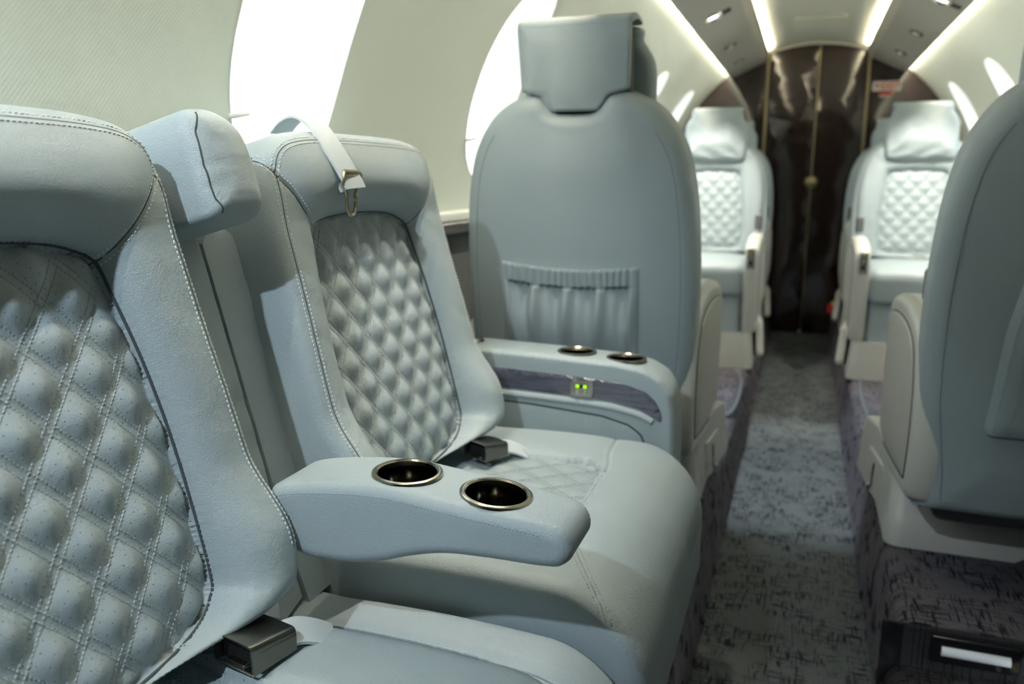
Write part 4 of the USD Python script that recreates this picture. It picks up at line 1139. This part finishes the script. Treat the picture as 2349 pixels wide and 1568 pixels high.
    def side_pt(m, x0=0.284):
        V = np.asarray(m[0]); return np.c_[x0 - 0.016 + V[:, 2] - V[:, 1] * 0.05 + (V[:, 0] - 0.16) * 0.17, V[:, 0] + slide, V[:, 1]], m[1]
    P_(base, 'base_cheek', fix(side_pt(ck)), 'shroud')
    hp = P_(base, 'lever_panel', fix(side_pt(pad(rpoly([(0.115, 0.045), (0.235, 0.050), (0.225, 0.150), (0.105, 0.140)], 0.008), 0.03, 0.005, -0.004, 0.004, sb=0.01))), 'shroud')
    P_(base, 'lever_slot', fix(side_pt(pad(rpoly([(0.160, 0.065), (0.172, 0.065), (0.168, 0.125), (0.156, 0.125)], 0.003), 0.03, 0.0062, 0.002, 0.001, sb=0.006))), 'black')
    P_(base, 'lever', side_pt(move(rbox(0.009, 0.016, 0.009, 0.003), (0.168, 0.062, 0.0075))), 'chrome')
    # aisle-side armrest: an arched shroud with an inset panel
    ap = Polygon(spline([(-0.195, 0.225), (-0.215, 0.32), (-0.205, 0.43), (-0.15, 0.515), (-0.06, 0.548), (0.08, 0.556), (0.24, 0.545), (0.335, 0.525), (0.362, 0.485), (0.365, 0.36), (0.355, 0.24), (0.340, 0.165), (0.30, 0.142), (0.18, 0.150), (0.05, 0.165), (-0.10, 0.185), (-0.17, 0.198)], 220))
    am = pad(ap, 0.02, 0.0, -0.060, 0.024, sb=0.010, rb=0.016)
    AX = 0.254
    def arm_pt(m): V = np.asarray(m[0]); return np.c_[AX + V[:, 2], V[:, 0], V[:, 1]], m[1]
    ar = P_(t, 'armrest', fix(arm_pt(am)), 'shroud', label='pale arched armrest on the aisle side')
    ipn = ap.buffer(-0.042, quad_segs=8)
    P_(ar, 'armrest_panel', fix(arm_pt(pad(ipn, 0.03, 0.005, -0.004, 0.005, lambda P, d: 0.004 * smoothstep(d, 0, 0.08), sb=0.012))), 'shroud_panel', label='inset oval side panel')
    rp = np.array(ring_pts(ipn.exterior, 0.012)); rp = np.vstack([rp, rp[:1]])
    P_(ar, 'panel_joint', arm_pt(tube(np.c_[rp, np.full(len(rp), 0.0)], 0.0022, 6)), 'seam_dark')
    # front control panel
    cpz = [(0.015, 0.475, 'chrome'), (0.015, 0.43, 'black')]
    P_(ar, 'control_plate', move(rbox(0.030, 0.006, 0.085, 0.002), (AX - 0.034, 0.364, 0.47)), 'brushed_steel', label='small metal control panel')
    for (dz, r_, mt) in ((0.028, 0.006, 'brass'), (0.008, 0.006, 'chrome'), (-0.018, 0.010, 'black'), (-0.034, 0.006, 'chrome')):
        b_ = lathe([(0.0, 0.006), (r_ * 0.8, 0.005), (r_, 0.0)], 14)
        P_(ar, 'control_knob', move(b_, (AX - 0.034, 0.367, 0.47 + dz), rot((1, 0, 0), -90)), mt)
    # low inboard-side rest next to the wall
    wp = Polygon(spline([(-0.20, 0.30), (-0.20, 0.42), (-0.12, 0.49), (0.1, 0.50), (0.28, 0.48), (0.32, 0.42), (0.31, 0.30)], 90))
    wm = pad(wp, 0.03, 0.0, -0.05, 0.018, sb=0.014, rb=0.012)
    P_(t, 'wall_armrest', fix((np.c_[-0.232 + wm[0][:, 2], wm[0][:, 0], wm[0][:, 1]], wm[1])), 'shroud')
    # belt guide by the back and buckle on the cushion
    P_(t, 'belt_guide', move(rbox(0.035, 0.05, 0.07, 0.012), (0.222, -0.055, 0.60)), 'grey_plastic')
    bk = move(rbox(0.05, 0.035, 0.014, 0.004), (-0.02, -0.02, 0.468))
    P_(t, 'lap_belt', merge([ribbon(spline([(-0.18, -0.08, 0.465), (-0.1, -0.04, 0.468), (-0.03, -0.02, 0.466)], 20, closed=False), (0.3, 1, 0.1), 0.02, 0.003), ribbon(spline([(0.0, -0.02, 0.466), (0.08, -0.04, 0.468), (0.17, -0.09, 0.465)], 20, closed=False), (-0.2, 1, 0.1), 0.02, 0.003)]), 'webbing')
    P_(t, 'lap_buckle', bk, 'chrome')
    if rear == 'pocket':
        # gathered pocket: elastic ruffled band above soft vertical folds
        px0, px1, pz0, pz1 = -0.160, 0.140, 0.055, 0.273
        pk = sbox(px0, pz0, px1, pz1)
        Pp, Tp, rg = tessellate(pk, 0.0042, 0.006, 0.004)
        u = (Pp[:, 0] - px0) / (px1 - px0); h = Pp[:, 1]
        mid = np.clip(np.minimum(u, 1 - u) / 0.10, 0, 1)
        sag = 0.011 * np.sin(np.clip(u, 0, 1) * math.pi) + 0.004 * u
        dpt = edge_d(pk, Pp)
        band = smoothstep(h, pz1 - 0.046, pz1 - 0.038)
        ph = u * 2 * math.pi * 21 + 1.0 * np.sin(u * 15)
        ruff = 0.0046 * (np.sin(ph + 0.7 * np.sin(h * 45 + u * 12)) * 0.8 + 0.25 * np.sin(2 * ph)) * mid * band
        f1 = np.sin(u * 2 * math.pi * 4.2 + 0.6 + 4 * (pz1 - h)) + 0.45 * np.sin(u * 2 * math.pi * 8.5 + 1.0)
        low = (1 - band) * smoothstep(h, pz0 + 0.0, pz1 - 0.06)
        folds = 0.012 * f1 * mid * low
        creases = 0.004 * (meshkit.fbm(np.c_[u * 26 + h * 12, h * 9, 0 * h], 3, 4) - 0.5) * mid * (1 - band)
        belly = 0.020 * np.sin(np.clip((h - pz0) / (pz1 - 0.05 - pz0), 0, 1) * math.pi) * mid * (1 - band) + 0.007 * band * mid
        gro = -0.006 * np.exp(-((h - (pz1 - 0.043)) / 0.0025) ** 2) * mid
        w_ = 0.016 + rnd(dpt, 0.006) * 0.9 + ruff + folds + belly + gro + creases
        w_ = w_ + (-0.0018) * np.exp(-((np.abs(u - 0.5) - 0.43) / 0.006) ** 2)
        Vp = np.c_[Pp[:, 0], h - sag * smoothstep(h, pz0 + 0.05, pz1), w_]
        nb = len(rg[0])
        Vp = np.vstack([Vp, np.c_[Vp[rg[0], :2], np.full(nb, -0.005)]])
        idx = np.arange(nb) + len(Pp); a, b, c_, e_ = rg[0], np.roll(rg[0], -1), np.roll(idx, -1), idx
        Fp = np.vstack([Tp, np.c_[a, c_, e_], np.c_[a, b, c_]])
        W3 = rear_pt((Vp, Fp))[0]
        fn = np.cross(W3[Tp[:, 1]] - W3[Tp[:, 0]], W3[Tp[:, 2]] - W3[Tp[:, 0]])
        if fn[:, 1].sum() > 0: Fp = Fp[:, ::-1]
        pkp = P_(t, 'seat_pocket', (W3, Fp), 'leather_smooth', smooth=70, label='gathered leather pocket with elastic top')
        Sx = Surf(Vp[: len(Pp)], vnormals(Vp, Tp if True else Fp)[: len(Pp)])
        st = []
        for uu in (0.025, 0.07, 0.93, 0.975):
            l = np.c_[np.full(60, px0 + uu * (px1 - px0)), np.linspace(pz0 + 0.004, pz1 - 0.016, 60)]
            p3, nn = Sx.on(l); st.append(stitches(p3, nn, 0.0042, 0.0030, 0.0006))
        for o in (0.040, 0.046):
            l = np.c_[np.linspace(px0 + 0.004, px1 - 0.004, 160), np.full(160, pz1 - o)]
            l[:, 1] -= 0.011 * np.sin((l[:, 0] - px0) / (px1 - px0) * math.pi) + 0.004 * (l[:, 0] - px0) / (px1 - px0)
            p3, nn = Sx.on(l); st.append(stitches(p3, nn, 0.0046, 0.0030, 0.0006))
        P_(pkp, 'pocket_stitching', rear_pt(merge(st)), 'thread_grey', kind='stuff')
    else:
        sp_ = rpoly([(0.150, 0.005), (-0.05, 0.005), (-0.02, 0.22), (0.000, 0.30), (0.012, 0.318), (0.08, 0.318), (0.15, 0.318)], 0.012)
        sp_ = rpoly([(0.145, 0.003), (-0.17, 0.003), (-0.17, 0.318), (0.100, 0.318), (0.118, 0.305), (0.135, 0.20)], 0.010)
        m = pad(sp_, 0.012, 0.024, 0.0, 0.005, lambda P, d: 0.003 * smoothstep(d, 0, 0.03), sb=0.008)
        pkp = P_(t, 'seat_pocket', fix(rear_pt(m)), 'leather_smooth', label='flat leather pocket fastened with a snap')
        n_ = len(m[0]) // 2
        S = Surf(m[0][:n_], vnormals(*m)[:n_])
        st = []
        for o in (0.010, 0.034):
            l = np.array([(0.143 - o, 0.012), (0.133 - o, 0.20), (0.114 - o, 0.295)])
            p3, nn = S.on(dens(l)); st.append(stitches(p3, nn, 0.0046, 0.0032, 0.0007))
        P_(pkp, 'pocket_stitching', rear_pt(merge(st)), 'thread_grey', kind='stuff')
        P_(pkp, 'snap_button', rear_pt(lathe([(0.0, 0.006), (0.004, 0.0055), (0.0065, 0.003), (0.0075, 0.0)], 20)) if False else rear_pt(move(lathe([(0.0, 0.006), (0.004, 0.0055), (0.0065, 0.003), (0.0075, 0.0)], 20), (0.092, 0.296, 0.027))), 'chrome')
    return t
SEAT_L1 = make_seat('cabin_seat', 'grey leather seat on the left seen from behind, with a gathered pocket on its back', (-0.450, 1.905, ZP), 0, 1, 'pocket')
SEAT_R1 = make_seat('cabin_seat', 'grey leather seat seen from behind at the right edge, with a snapped flap', (0.470, 1.80, ZP), 0, -1, 'flap', lean_deg=9, slide=0.09)
SEAT_AL = make_seat('cabin_seat', 'pale quilted leather seat left of the aisle facing the camera, in front of another seat', (-0.415, 3.86, ZP), 180, -1, 'flap')
def copy_seat(src, label, loc, rz, group=None):
    r = UsdGeom.Xform.Define(stage, path_of(None, 'cabin_seat'))
    p = r.GetPrim()
    p.GetReferences().AddInternalReference(src.GetPath())
    p.SetInstanceable(True)
    r.ClearXformOpOrder()
    r.AddTranslateOp().Set(Gf.Vec3d(*loc)); r.AddRotateZOp(opSuffix='turn').Set(rz)
    keys(p, label, 'seat', group)
    return p
copy_seat(SEAT_L1, 'pale quilted leather seat right of the aisle facing the camera, in front of another seat', (0.455, 3.82, ZP), 180)
copy_seat(SEAT_AL, 'half hidden seat left of the aisle closest to the dark doors', (-0.43, 4.92, ZP), 180)
copy_seat(SEAT_L1, 'half hidden seat right of the aisle closest to the dark doors', (0.47, 4.90, ZP), 180)

# ------------------------------------------------------------------ small things on the floor
def single(name, mesh, m, label, cat, smooth=40):
    p = put(None, name, mesh, m, smooth=smooth); tag(p, label, cat); return p
single('power_cable', tube(spline([(-0.30, 2.66, 0.196), (-0.237, 2.70, 0.196), (-0.200, 2.745, 0.196), (-0.185, 2.865, 0.196), (-0.182, 3.055, 0.196), (-0.192, 3.265, 0.196), (-0.22, 3.42, 0.196)], 60, closed=False), 0.006, 8), 'cable', 'dark cable curving over the left platform beside the seat base', 'cable')
single('power_cable', tube(spline([(0.262, 3.43, 0.197), (0.252, 3.33, 0.197), (0.246, 3.171, 0.197), (0.251, 2.905, 0.196), (0.262, 2.681, 0.196), (0.29, 2.5, 0.196)], 60, closed=False), 0.006, 8), 'cable', 'dark cable running straight along the right platform edge', 'cable')
t = thing('floor_light', 'bright white step light bar in a black frame on the right step riser', 'light', (0.345, 1.52, 0.152))
put(t, 'bezel', move(rbox(0.145, 0.012, 0.052, 0.004), (0, -0.001, 0)), 'black_gloss')
put(t, 'light_tube', tube([(-0.055, -0.008, 0), (0.0, -0.008, 0), (0.055, -0.008, 0)], 0.009, 14), 'light_bar')
t = thing('metal_cap', 'small gilt metal cap at the lower right corner beside the step light', 'floor fitting', (0.425, 1.475, 0.105))
put(t, 'dome', lathe([(0.0, 0.022), (0.012, 0.020), (0.022, 0.012), (0.026, 0.0)], 28), 'brass')
put(t, 'collar', lathe([(0.026, 0.0), (0.032, 0.002), (0.036, 0.006), (0.038, 0.0)], 28), 'black_gloss')
t = thing('pull_tag', 'small red and yellow tag beside the far right seat base', 'tag', (0.172, 4.70, 0.285))
put(t, 'tag_body', move(rbox(0.030, 0.012, 0.050, 0.004), (0, 0, 0)), 'red')
put(t, 'tag_tip', move(rbox(0.024, 0.013, 0.022, 0.004), (0.014, 0, 0.028)), 'yellow')
put(t, 'stem', tube([(0.01, 0.0, -0.1), (0.004, 0, -0.06), (0, 0, -0.02)], 0.004, 6), 'dark_metal')
